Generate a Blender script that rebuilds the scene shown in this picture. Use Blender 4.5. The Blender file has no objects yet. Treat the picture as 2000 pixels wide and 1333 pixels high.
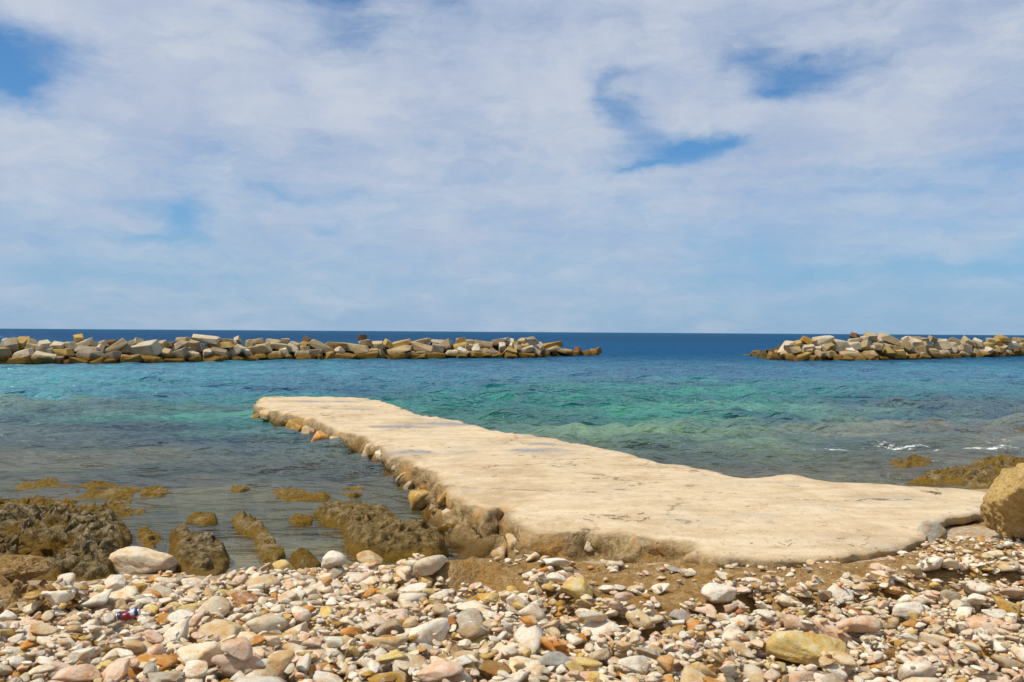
import bpy, bmesh, math, random
import numpy as np
from mathutils import Matrix, Vector, Euler
from mathutils.geometry import delaunay_2d_cdt

R = math.radians
S = bpy.context.scene
COL = S.collection
rng = np.random.default_rng(11)

# ------------------------------------------------------------------ camera
CAMZ, F, PITCH, ROLL = 2.1, 1732.0, 0.0105, 0.0065
cam = bpy.data.cameras.new('camera')
cam.sensor_width = 36.0
cam.lens = 36.0 * F / 2000.0
cam.clip_start, cam.clip_end = 0.1, 20000
camo = bpy.data.objects.new('camera', cam)
COL.objects.link(camo)
CAMROT = (Matrix.Rotation(math.pi / 2 - PITCH, 3, 'X') @ Matrix.Rotation(ROLL, 3, 'Z'))
camo.matrix_world = Matrix.Translation((0, 0, CAMZ)) @ CAMROT.to_4x4()
S.camera = camo
S.render.resolution_x, S.render.resolution_y = 1024, 682

# ------------------------------------------------------------------ exposure
S.view_settings.view_transform = 'Standard'
S.view_settings.look = 'None'
S.view_settings.exposure = 0.0
S.view_settings.gamma = 1.0
S.cycles.max_bounces = 8
S.cycles.transparent_max_bounces = 12
S.cycles.caustics_reflective = False
S.cycles.caustics_refractive = False

# ------------------------------------------------------------------ sun
SUN_DIR = Vector((-0.48, -0.20, 0.86)).normalized()
SUN_EL = math.asin(SUN_DIR.z)
SUN_AZ = math.atan2(SUN_DIR.x, SUN_DIR.y)
sl = bpy.data.lights.new('sun', 'SUN')
sl.energy, sl.angle, sl.color = 4.1, R(0.6), (1.0, 0.93, 0.80)
suno = bpy.data.objects.new('sun', sl)
COL.objects.link(suno)
suno.rotation_euler = SUN_DIR.to_track_quat('Z', 'Y').to_euler()
suno.location = (0, 0, 30)


# ------------------------------------------------------------------ node helper
class NT:
    def __init__(self, tree):
        self.t = tree
        tree.nodes.clear()

    def n(self, typ, **kw):
        nd = self.t.nodes.new(typ)
        for k, v in kw.items():
            setattr(nd, k, v)
        return nd

    def put(self, sock, v):
        if v is None:
            return
        if isinstance(v, bpy.types.NodeSocket):
            self.t.links.new(v, sock)
        elif isinstance(v, (tuple, list)):
            if len(v) == 3 and sock.type == 'RGBA':
                v = (*v, 1)
            sock.default_value = v
        else:
            sock.default_value = v

    def m(self, op, a, b=None, c=None, clamp=False):
        nd = self.n('ShaderNodeMath', operation=op)
        nd.use_clamp = clamp
        self.put(nd.inputs[0], a)
        self.put(nd.inputs[1], b)
        self.put(nd.inputs[2], c)
        return nd.outputs[0]

    def mix(self, f, a, b, bt='MIX'):
        nd = self.n('ShaderNodeMix', data_type='RGBA', blend_type=bt)
        self.put(nd.inputs['Factor'], f)
        self.put(nd.inputs[6], a)
        self.put(nd.inputs[7], b)
        return nd.outputs[2]

    def ramp(self, f, lo, hi, a=0.0, b=1.0):
        nd = self.n('ShaderNodeMapRange', interpolation_type='SMOOTHSTEP')
        for i, v in enumerate((f, lo, hi, a, b)):
            self.put(nd.inputs[i], v)
        return nd.outputs[0]

    def comb(self, x, y, z):
        nd = self.n('ShaderNodeCombineXYZ')
        for i, v in enumerate((x, y, z)):
            self.put(nd.inputs[i], v)
        return nd.outputs[0]

    def sep(self, v):
        nd = self.n('ShaderNodeSeparateXYZ')
        self.put(nd.inputs[0], v)
        return nd.outputs

    def vm(self, op, a, b=None):
        nd = self.n('ShaderNodeVectorMath', operation=op)
        self.put(nd.inputs[0], a)
        if b is not None:
            self.put(nd.inputs[1], b)
        return nd.outputs[0]

    def noise(self, vec, scale, detail=4.0, rough=0.55, dist=0.0, col=False):
        nd = self.n('ShaderNodeTexNoise')
        self.put(nd.inputs['Vector'], vec)
        self.put(nd.inputs['Scale'], scale)
        self.put(nd.inputs['Detail'], detail)
        self.put(nd.inputs['Roughness'], rough)
        self.put(nd.inputs['Distortion'], dist)
        return nd.outputs[1 if col else 0]

    def voro(self, vec, scale, feature='F1'):
        nd = self.n('ShaderNodeTexVoronoi', feature=feature)
        self.put(nd.inputs['Vector'], vec)
        self.put(nd.inputs['Scale'], scale)
        return nd.outputs[0]

    def bump(self, h, strength, dist, normal=None):
        nd = self.n('ShaderNodeBump')
        self.put(nd.inputs['Strength'], strength)
        self.put(nd.inputs['Distance'], dist)
        self.put(nd.inputs['Height'], h)
        if normal is not None:
            self.put(nd.inputs['Normal'], normal)
        return nd.outputs[0]


# ------------------------------------------------------------------ world: sky with a broken cloud layer
w = bpy.data.worlds.new('World')
S.world = w
w.use_nodes = True
g = NT(w.node_tree)
sky = g.n('ShaderNodeTexSky', sky_type='NISHITA')
sky.sun_disc = False
sky.sun_elevation = SUN_EL
sky.sun_rotation = SUN_AZ
sky.air_density, sky.dust_density, sky.ozone_density = 1.0, 0.3, 2.5
tc = g.n('ShaderNodeTexCoord')
dx, dy, dz = g.sep(tc.outputs['Generated'])
az = g.m('ARCTAN2', dx, dy)
el = g.m('ARCSINE', g.m('MINIMUM', g.m('MAXIMUM', dz, -1.0), 1.0))
warp = g.noise(g.comb(az, g.m('MULTIPLY', el, 1.6), 3.1), 14.0, 7.0, 0.62, col=True)
wx, wy, wz = g.sep(warp)
azw = g.m('ADD', az, g.m('MULTIPLY', g.m('SUBTRACT', wx, 0.5), 0.06))
elw = g.m('ADD', el, g.m('MULTIPLY', g.m('SUBTRACT', wy, 0.5), 0.045))
# hand-set holes in the cloud deck: (photo x, photo y, half-width, half-height, depth)
HOLES = [(80, 40, 180, 40, -1.5), (570, 14, 66, 18, 1.05), (645, 8, 46, 28, 1.1), (690, 92, 64, 38, .62), (850, 30, 60, 32, .5), (70, 152, 120, 22, .66), (150, 190, 100, 22, .62), (25, 205, 70, 40, .40), (112, 220, 36, 16, .95),
         (95, 252, 60, 14, .4), (170, 278, 90, 10, .3), (1215, 162, 36, 10, .5), (1180, 200, 18, 26, .7), (1213, 240, 30, 15, .65), (1262, 266, 40, 9, .45), (1330, 302, 62, 20, 1.05), (1402, 291, 32, 10, .5),
         (1228, 334, 44, 10, .55), (1275, 326, 40, 7, .4), (1450, 152, 48, 20, .62), (1548, 185, 52, 18, .85), (1500, 213, 38, 13, .8), (1655, 175, 66, 17, .5), (1390, 242, 30, 7, .3), (1228, 208, 15, 7, .45),
         (388, 440, 25, 22, .9), (340, 482, 62, 9, .4), (300, 415, 50, 9, .3), (570, 396, 70, 9, .3), (650, 457, 22, 6, .35), (430, 325, 30, 12, .3), (1720, 10, 95, 30, .7), (1950, 60, 50, 30, .3),
         (1830, 540, 250, 10, .4), (1900, 350, 150, 18, .25), (1880, 240, 60, 18, .2)]
holes = None
for (hx, hy, sw, sh, dp) in HOLES:
    a0 = (hx - 1000) / F
    e0 = (642 + .0065 * hx - hy) / F
    q = g.m('ADD', g.m('POWER', g.m('ABSOLUTE', g.m('DIVIDE', g.m('SUBTRACT', azw, a0), sw * 1.25 / F)), 2.0),
            g.m('POWER', g.m('ABSOLUTE', g.m('DIVIDE', g.m('SUBTRACT', elw, e0), sh * 1.35 / F)), 2.0))
    gz = g.m('MULTIPLY', g.m('EXPONENT', g.m('MULTIPLY', q, -0.75)), dp * .80)
    holes = gz if holes is None else g.m('ADD', holes, gz)
cv = g.comb(azw, g.m('MULTIPLY', elw, 2.3), 0.7)
fb = g.noise(cv, 5.0, 9.0, 0.58)
fine = g.noise(g.comb(azw, g.m('MULTIPLY', elw, 3.4), 5.0), 17.0, 8.0, 0.66, 0.6)
streak = g.noise(g.comb(az, g.m('MULTIPLY', el, 7.0), 9.0), 6.0, 6.0, 0.6)
base = g.m('ADD', g.m('MULTIPLY', g.m('SUBTRACT', fb, 0.5), 0.95), g.m('MULTIPLY', g.m('SUBTRACT', fine, 0.5), 0.62))
elfac = g.ramp(el, 0.0, 0.26, 0.28, 0.84)
rightthin = g.m('MULTIPLY', g.ramp(az, 0.05, 0.5), -0.12)
cover = g.m('ADD', g.m('ADD', g.m('ADD', base, elfac), rightthin), g.m('MULTIPLY', g.m('SUBTRACT', streak, 0.5), 0.52))
cover = g.m('SUBTRACT', cover, holes)
cover = g.ramp(cover, -0.16, 0.93, 0.0, 0.97)
lum = g.noise(g.comb(azw, g.m('MULTIPLY', elw, 1.7), 2.2), 9.0, 6.0, 0.6)
lum = g.ramp(lum, 0.28, 0.72)
cloud = g.mix(lum, (4.3, 5.1, 6.75), (5.75, 6.3, 7.2))
blue = g.mix(1.0, sky.outputs[0], (0.50, 0.86, 1.12), 'MULTIPLY')
lowband = g.ramp(el, 0.0, 0.22, 1.0, 0.0)
blue = g.mix(g.m('MULTIPLY', lowband, 0.8), blue, (2.45, 4.15, 6.5))
skyc = g.mix(cover, blue, cloud)
bg = g.n('ShaderNodeBackground')
g.put(bg.inputs[0], skyc)
bg.inputs[1].default_value = 0.1
wo = g.n('ShaderNodeOutputWorld')
g.t.links.new(bg.outputs[0], wo.inputs[0])


# ------------------------------------------------------------------ numeric helpers
def srgb(r, g_, b):
    f = lambda c: c / 12.92 if c <= .04045 else ((c + .055) / 1.055) ** 2.4
    return np.array([f(r / 255), f(g_ / 255), f(b / 255)])


def hash3(ix, iy, iz, seed):
    h = (ix.astype(np.int64) * 374761393 + iy.astype(np.int64) * 668265263 + iz.astype(np.int64) * 2147483647 + seed * 1274126177) & 0xFFFFFFFF
    h = ((h ^ (h >> 13)) * 1274126177) & 0xFFFFFFFF
    h = ((h ^ (h >> 16)) * 2246822519) & 0xFFFFFFFF
    return (h ^ (h >> 15)) & 0xFFFFFFFF


GR = rng.normal(size=(256, 3))
GR /= np.linalg.norm(GR, axis=1)[:, None]


def perlin(p, seed=0):
    p = np.asarray(p, float)
    i = np.floor(p)
    f = p - i
    u = f * f * f * (f * (f * 6 - 15) + 10)
    i = i.astype(np.int64)
    out = 0
    for cx in (0, 1):
        for cy in (0, 1):
            for cz in (0, 1):
                gr = GR[hash3(i[..., 0] + cx, i[..., 1] + cy, i[..., 2] + cz, seed) & 255]
                d = (gr[..., 0] * (f[..., 0] - cx) + gr[..., 1] * (f[..., 1] - cy) + gr[..., 2] * (f[..., 2] - cz))
                wgt = ((u[..., 0] if cx else 1 - u[..., 0]) * (u[..., 1] if cy else 1 - u[..., 1]) * (u[..., 2] if cz else 1 - u[..., 2]))
                out = out + d * wgt
    return out * 1.5


def fbm(p, oct=4, seed=0, gain=.5, ridged=False):
    s, a, tot = 0, 1.0, 0
    p = np.asarray(p, float)
    for k in range(oct):
        v = perlin(p * 2.03 ** k + 17.3 * k, seed + k)
        if ridged:
            v = 1 - 2 * np.abs(v)
        s = s + a * v
        tot += a
        a *= gain
    return s / tot


def n2(x, y, sc, oct=4, seed=0, gain=.5, ridged=False):
    return fbm(np.stack([x * sc, y * sc, np.full_like(x, .37 + seed)], -1), oct, seed, gain, ridged)


def worley(p, seed=0):
    """nearest-cell distance and a random value of that cell"""
    p = np.asarray(p, float)
    if p.shape[-1] == 2:
        p = np.concatenate([p, np.full(p.shape[:-1] + (1,), .5)], -1)
    i = np.floor(p).astype(np.int64)
    best = np.full(p.shape[:-1], 9.)
    cid = np.zeros(p.shape[:-1])
    for cx in (-1, 0, 1):
        for cy in (-1, 0, 1):
            for cz in (-1, 0, 1):
                a, b, c = i[..., 0] + cx, i[..., 1] + cy, i[..., 2] + cz
                h = hash3(a, b, c, seed)
                q = np.stack([a + (h & 1023) / 1023., b + ((h >> 10) & 1023) / 1023., c + ((h >> 20) & 1023) / 1023.], -1)
                d = np.linalg.norm(p - q, axis=-1)
                m_ = d < best
                best = np.where(m_, d, best)
                cid = np.where(m_, (hash3(a, b, c, seed + 9) & 255) / 255., cid)
    return best, cid


CR = np.array(CAMROT)


def ray(px, py):
    d = np.array([(px - 1000) / F, -(py - 666.5) / F, -1.0])
    return CR @ d


def P(px, py, z):
    d = ray(px, py)
    t = (z - CAMZ) / d[2]
    return np.array([d[0] * t, d[1] * t, z])


def proj(p):
    q = (np.asarray(p) - np.array([0, 0, CAMZ])) @ CR
    return np.stack([1000 + F * q[..., 0] / -q[..., 2], 666.5 - F * q[..., 1] / -q[..., 2]], -1)


SHX = np.array([-40, -9, -6, -2.4, -0.9, 0.2, 1.2, 2.5, 4.2, 6.0, 8.0, 12, 40.])
SHY = np.array([6.9, 7.3, 7.4, 7.75, 8.0, 8.5, 9.3, 10.2, 11.2, 12.0, 12.8, 14, 20.])


def terrain(x, y):
    x = np.asarray(x, float)
    y = np.asarray(y, float)
    t = np.interp(x, SHX, SHY) - y
    land = .55 * np.tanh(.14 * np.maximum(t, 0) / .55)
    sea = -3.2 * np.tanh(.085 * np.maximum(-t, 0) / 3.2)
    z = land + sea
    amp = np.clip(.35 - .05 * t, .25, 1.0)
    z = z + .05 * n2(x, y, .55, 3, 5) * amp
    und = np.clip((-t + .2) / 1.5, 0, 1)
    near = np.clip((32 - y) / 10, 0, 1)
    z = z + und * near * (.10 * np.maximum(n2(x, y, .9, 4, 9), -.2) + .05 * n2(x, y, 2.7, 3, 13) + .02 * n2(x, y, 6., 3, 12))
    # pool at the foot of the jetty
    z = z - .16 * np.exp(-((x + .55) / .35) ** 2 - ((y - 8.45) / .35) ** 2)
    return z


def Pt(px, py, dz=0.0):
    d = ray(px, py)
    t = (.3 - CAMZ) / d[2]
    for _ in range(12):
        z = float(terrain(d[0] * t, d[1] * t)) + dz
        t = .5 * t + .5 * (z - CAMZ) / d[2]
    return np.array([d[0] * t, d[1] * t, CAMZ + d[2] * t])


# ------------------------------------------------------------------ object helpers
def mesh(name, verts, faces, smooth=True, attrs=None):
    v = np.ascontiguousarray(verts, np.float32)
    me = bpy.data.meshes.new(name)
    if isinstance(faces, np.ndarray):
        k = faces.shape[1]
        me.vertices.add(len(v))
        me.vertices.foreach_set('co', v.ravel())
        me.loops.add(faces.size)
        me.loops.foreach_set('vertex_index', np.ascontiguousarray(faces, np.int32).ravel())
        me.polygons.add(len(faces))
        me.polygons.foreach_set('loop_start', np.arange(0, faces.size, k, dtype=np.int32))
        me.polygons.foreach_set('loop_total', np.full(len(faces), k, np.int32))
        me.update(calc_edges=True)
    else:
        me.from_pydata([tuple(map(float, q)) for q in v], [], [tuple(map(int, f)) for f in faces])
    me.polygons.foreach_set('use_smooth', np.full(len(me.polygons), smooth, bool))
    for an, av in (attrs or {}).items():
        av = np.asarray(av, np.float32)
        if av.ndim == 2:
            a = me.attributes.new(an, 'FLOAT_COLOR', 'POINT')
            c = np.ones((len(av), 4), np.float32)
            c[:, :3] = av
            a.data.foreach_set('color', c.ravel())
        else:
            a = me.attributes.new(an, 'FLOAT', 'POINT')
            a.data.foreach_set('value', av)
    me.update()
    return me


def link(name, me, mat=None, parent=None, loc=(0, 0, 0), label=None, cat=None, group=None, kind=None):
    o = bpy.data.objects.new(name, me)
    COL.objects.link(o)
    o.location = loc
    if mat is not None and me is not None and not me.materials:
        me.materials.append(mat)
    if parent is not None:
        o.parent = parent
    for k, v in (('label', label), ('category', cat), ('group', group), ('kind', kind)):
        if v:
            o[k] = v
    return o


def grid_faces(nr, nc):
    a = (np.arange(nr - 1)[:, None] * nc + np.arange(nc - 1)[None, :]).ravel()
    return np.stack([a, a + 1, a + nc + 1, a + nc], 1)


ICO = {}
for s_ in (2, 3, 4, 5, 6):
    b = bmesh.new()
    bmesh.ops.create_icosphere(b, subdivisions=s_, radius=1)
    b.verts.ensure_lookup_table()
    ICO[s_] = (np.array([v.co[:] for v in b.verts]), np.array([[v.index for v in f.verts] for f in b.faces]))
    b.free()


def stone_shape(sub, seed, angular=.6, npl=11):
    """unit stone: a rounded intersection of planes, with a rough skin"""
    r_ = np.random.default_rng(seed)
    d = ICO[sub][0]
    nr = r_.normal(size=(npl, 3))
    nr /= np.linalg.norm(nr, axis=1)[:, None]
    off = r_.uniform(.46, .95, npl)
    q = d @ nr.T / off
    k = 10 + 44 * angular
    rad = 1.0 / (np.log(np.exp(np.clip(q, .05, 2.2) * k).sum(1) + np.exp(k * .78)) / k)
    rad = np.clip(rad, .35, 1.25)
    rad = rad * (1 + .10 * fbm(d * 1.9 + r_.uniform(0, 50), 3, seed % 97))
    if sub >= 3:
        rad = rad * (1 + .055 * fbm(d * 4.6 + r_.uniform(0, 50), 3, seed % 89))
    v = d * rad[:, None]
    lo, hi = v.min(0), v.max(0)
    return (v - (lo + hi) / 2) / ((hi - lo) / 2)


# ------------------------------------------------------------------ materials
def newmat(name):
    m_ = bpy.data.materials.new(name)
    m_.use_nodes = True
    return m_, NT(m_.node_tree)


def finish(g_, col, rough, normal=None, spec=.3):
    b_ = g_.n('ShaderNodeBsdfPrincipled')
    g_.put(b_.inputs['Base Color'], col)
    g_.put(b_.inputs['Roughness'], rough)
    g_.put(b_.inputs['Specular IOR Level'], spec)
    if normal is not None:
        g_.put(b_.inputs['Normal'], normal)
    o_ = g_.n('ShaderNodeOutputMaterial')
    g_.t.links.new(b_.outputs[0], o_.inputs[0])


def attr(g_, name, typ='GEOMETRY'):
    a_ = g_.n('ShaderNodeAttribute', attribute_type=typ)
    a_.attribute_name = name
    return a_.outputs


def mat_pebble():
    m_, g_ = newmat('beach_stone')
    pos = g_.n('ShaderNodeNewGeometry').outputs['Position']
    t_ = attr(g_, 'tint')[0]
    n1 = g_.noise(pos, 14, 5, .6)
    n2_ = g_.noise(pos, 60, 5, .65)
    n3 = g_.noise(pos, 240, 3, .6)
    c = g_.mix(g_.ramp(n1, .45, .68), t_, g_.mix(1.0, t_, (.93, .70, .50), 'MULTIPLY'))
    c = g_.mix(g_.m('MULTIPLY', g_.ramp(n1, .50, .30), .5), c, (.74, .69, .60))
    c = g_.mix(g_.m('MULTIPLY', g_.ramp(n2_, .52, .72), .55), c, g_.mix(1.0, c, (.62, .52, .42), 'MULTIPLY'))
    c = g_.mix(g_.m('MULTIPLY', g_.ramp(n3, .58, .72), .5), c, g_.mix(1.0, c, (.5, .42, .35), 'MULTIPLY'))
    h = g_.m('ADD', g_.m('ADD', g_.m('MULTIPLY', n2_, .9), g_.m('MULTIPLY', n3, .4)), g_.m('MULTIPLY', g_.noise(pos, 26, 3, .6), .9))
    finish(g_, c, .95, g_.bump(h, .8, .016), .08)
    return m_


def mat_block():
    m_, g_ = newmat('breakwater_concrete')
    geo = g_.n('ShaderNodeNewGeometry')
    pos = geo.outputs['Position']
    x, y, z = g_.sep(pos)
    oi = g_.n('ShaderNodeObjectInfo')
    t_ = oi.outputs['Color']
    n1 = g_.noise(pos, 1.3, 6, .62)
    n2_ = g_.noise(pos, 6, 5, .65)
    c = g_.mix(g_.m('MULTIPLY', g_.ramp(n1, .42, .68), .6), t_, g_.mix(1.0, t_, (.72, .56, .36), 'MULTIPLY'))
    c = g_.mix(g_.m('MULTIPLY', g_.ramp(n2_, .5, .7), .5), c, g_.mix(1.0, c, (.55, .5, .44), 'MULTIPLY'))
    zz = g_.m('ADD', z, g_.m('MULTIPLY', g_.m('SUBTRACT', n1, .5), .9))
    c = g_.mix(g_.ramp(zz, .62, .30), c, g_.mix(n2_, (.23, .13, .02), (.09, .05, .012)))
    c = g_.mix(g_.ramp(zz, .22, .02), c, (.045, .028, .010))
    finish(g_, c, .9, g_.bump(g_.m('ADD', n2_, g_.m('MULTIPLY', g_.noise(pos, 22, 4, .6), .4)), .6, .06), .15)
    return m_


def mat_crag(name, ca, cb, cc, zlo, zhi, algae=(.155, .085, .010), pits=9.0, mott=.65):
    """eroded limestone; golden-brown weed up to the splash line"""
    m_, g_ = newmat(name)
    pos = g_.n('ShaderNodeNewGeometry').outputs['Position']
    x, y, z = g_.sep(pos)
    n1 = g_.noise(pos, 3.2, 6, .62)
    n2_ = g_.noise(pos, 14, 6, .66)
    n3 = g_.noise(pos, 70, 4, .6)
    vo = g_.voro(g_.vm('ADD', pos, g_.vm('MULTIPLY', g_.noise(pos, 6, 3, .6, col=True), (.12, .12, .12))), pits)
    c = g_.mix(g_.ramp(n2_, .36, .66), ca, cb)
    c = g_.mix(g_.m('MULTIPLY', g_.ramp(n1, .5, .72), .8), c, cc)
    c = g_.mix(g_.m('MULTIPLY', g_.ramp(n3, .5, .7), .45), c, g_.mix(1.0, c, (.45, .40, .34), 'MULTIPLY'))
    zz = g_.m('ADD', z, g_.m('MULTIPLY', g_.m('SUBTRACT', n1, .5), .35))
    al = g_.mix(n2_, g_.mix(1.0, algae, (1.7, 1.7, 1.5), 'MULTIPLY'), g_.mix(1.0, algae, (.5, .5, .6), 'MULTIPLY'))
    c = g_.mix(g_.ramp(zz, zhi, zlo), c, al)
    c = g_.mix(g_.m('MULTIPLY', g_.ramp(z, -.02, -.13), .85), c, g_.mix(g_.ramp(n1, .36, .66), (.13, .105, .055), (.42, .34, .195)))   # silt over the foot of the rock
    h = g_.m('ADD', g_.m('ADD', n2_, g_.m('MULTIPLY', n3, .6)), g_.m('MULTIPLY', g_.ramp(vo, .0, .45), .4))
    ml = g_.m('MULTIPLY', g_.ramp(g_.noise(pos, 30, 5, .7), .50, .66), mott)
    c = g_.mix(ml, c, g_.mix(1.0, c, (.36, .34, .32), 'MULTIPLY'))
    rg = g_.ramp(z, .03, .08, .62, .9)
    finish(g_, c, rg, g_.bump(h, 1.0, .045), .15)
    return m_


def mat_jetty():
    m_, g_ = newmat('jetty_concrete')
    pos = g_.n('ShaderNodeNewGeometry').outputs['Position']
    x, y, z = g_.sep(pos)
    wet = attr(g_, 'wet')[2]
    side = attr(g_, 'side')[2]
    st = g_.noise(g_.comb(g_.m('MULTIPLY', x, .55), g_.m('MULTIPLY', y, 1.6), z), 2.2, 7, .62, .8)
    n1 = g_.noise(pos, 1.1, 5, .6)
    n2_ = g_.noise(pos, 17, 6, .68)
    n3 = g_.noise(pos, 90, 4, .62)
    c = g_.mix(g_.ramp(st, .28, .74), (.53, .395, .23), (.68, .545, .365))
    c = g_.mix(g_.m('MULTIPLY', g_.ramp(n1, .46, .70), .7), c, (.42, .285, .145))
    c = g_.mix(g_.m('MULTIPLY', g_.ramp(g_.noise(g_.comb(g_.m('MULTIPLY', x, .6), y, 3.0), 1.6, 5, .65), .54, .68), .5), c, (.46, .41, .34))
    c = g_.mix(g_.m('MULTIPLY', g_.ramp(g_.noise(g_.comb(x, g_.m('MULTIPLY', y, 2.2), z), 4.2, 6, .7), .60, .72), .5), c, (.66, .57, .45))
    c = g_.mix(g_.m('MULTIPLY', g_.ramp(n3, .58, .72), .6), c, (.20, .14, .08))
    n4 = g_.noise(pos, 6.5, 6, .7)
    c = g_.mix(g_.m('MULTIPLY', g_.ramp(n4, .52, .70), .55), c, (.70, .58, .41))
    c = g_.mix(g_.m('MULTIPLY', g_.ramp(n4, .47, .30), .6), c, (.36, .24, .115))
    vd = g_.n('ShaderNodeTexVoronoi', feature='DISTANCE_TO_EDGE')
    g_.put(vd.inputs['Vector'], g_.vm('ADD', pos, g_.vm('MULTIPLY', g_.noise(pos, 1.7, 5, .7, col=True), (.9, .9, 0.))))
    vd.inputs['Scale'].default_value = .42
    crack = g_.m('MULTIPLY', g_.ramp(vd.outputs[0], .010, .003), g_.ramp(n1, .46, .58))
    c = g_.mix(g_.m('MULTIPLY', crack, .75), c, (.12, .085, .05))
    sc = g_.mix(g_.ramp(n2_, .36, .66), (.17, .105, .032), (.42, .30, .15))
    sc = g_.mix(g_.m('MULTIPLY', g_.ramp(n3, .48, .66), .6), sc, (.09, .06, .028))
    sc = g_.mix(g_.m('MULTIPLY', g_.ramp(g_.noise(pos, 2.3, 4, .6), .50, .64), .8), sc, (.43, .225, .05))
    pit = g_.m('MULTIPLY', g_.ramp(g_.voro(pos, 13.0), .20, .10), g_.ramp(n2_, .42, .56))
    c = g_.mix(g_.m('MULTIPLY', pit, .6), c, (.24, .165, .085))
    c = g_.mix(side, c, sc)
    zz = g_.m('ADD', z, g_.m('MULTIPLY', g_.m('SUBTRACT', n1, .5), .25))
    c = g_.mix(g_.m('MULTIPLY', side, g_.ramp(zz, .24, .08)), c, g_.mix(n2_, (.16, .09, .014), (.06, .035, .01)))  # weed band, carried higher to paint shadow gaps into the side's base colour
    wm = g_.m('MULTIPLY', wet, g_.ramp(n1, .36, .55), clamp=True)
    c = g_.mix(g_.m('MULTIPLY', wm, .75), c, (.22, .19, .16))
    rg = g_.m('SUBTRACT', .88, g_.m('MULTIPLY', wm, .68))
    h = g_.m('ADD', g_.m('MULTIPLY', n2_, g_.m('ADD', .75, g_.m('MULTIPLY', side, 1.3))), g_.m('MULTIPLY', n3, .30))
    h = g_.m('SUBTRACT', g_.m('ADD', h, g_.m('MULTIPLY', n4, .9)), g_.m('MULTIPLY', g_.m('ADD', crack, pit), .5))
    finish(g_, c, rg, g_.bump(h, g_.m('SUBTRACT', .7, g_.m('MULTIPLY', wm, .6)), .025), .35)
    return m_


def mat_ground():
    m_, g_ = newmat('beach_and_seabed')
    pos = g_.n('ShaderNodeNewGeometry').outputs['Position']
    x, y, z = g_.sep(pos)
    n0 = g_.noise(pos, .55, 5, .6)
    n1 = g_.noise(pos, 2.4, 6, .65)
    n2_ = g_.noise(pos, 22, 5, .66)
    n3 = g_.noise(pos, 110, 4, .6)
    land = g_.mix(g_.ramp(n2_, .35, .66), (.34, .235, .135), (.60, .47, .32))
    land = g_.mix(g_.m('MULTIPLY', g_.ramp(n3, .55, .7), .6), land, (.62, .53, .42))
    land = g_.mix(g_.m('MULTIPLY', g_.ramp(n1, .55, .75), .6), land, (.30, .17, .05))
    bed = g_.mix(g_.ramp(n1, .36, .66), (.095, .080, .045), (.33, .27, .155))
    bed = g_.mix(g_.m('MULTIPLY', g_.ramp(n2_, .46, .68), .6), bed, (.38, .31, .19))
    bed = g_.mix(g_.m('MULTIPLY', g_.ramp(n0, .50, .62), .8), bed, (.06, .055, .045))
    c = g_.mix(g_.ramp(z, -.03, .05), bed, land)
    c = g_.mix(g_.m('MULTIPLY', g_.m('MULTIPLY', g_.ramp(z, .16, .03), g_.ramp(z, -.06, .0)), .55), c, g_.mix(1.0, c, (.5, .45, .4), 'MULTIPLY'))
    h = g_.m('ADD', n2_, g_.m('MULTIPLY', n3, .5))
    finish(g_, c, .9, g_.bump(h, .8, .03), .15)
    return m_


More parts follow.
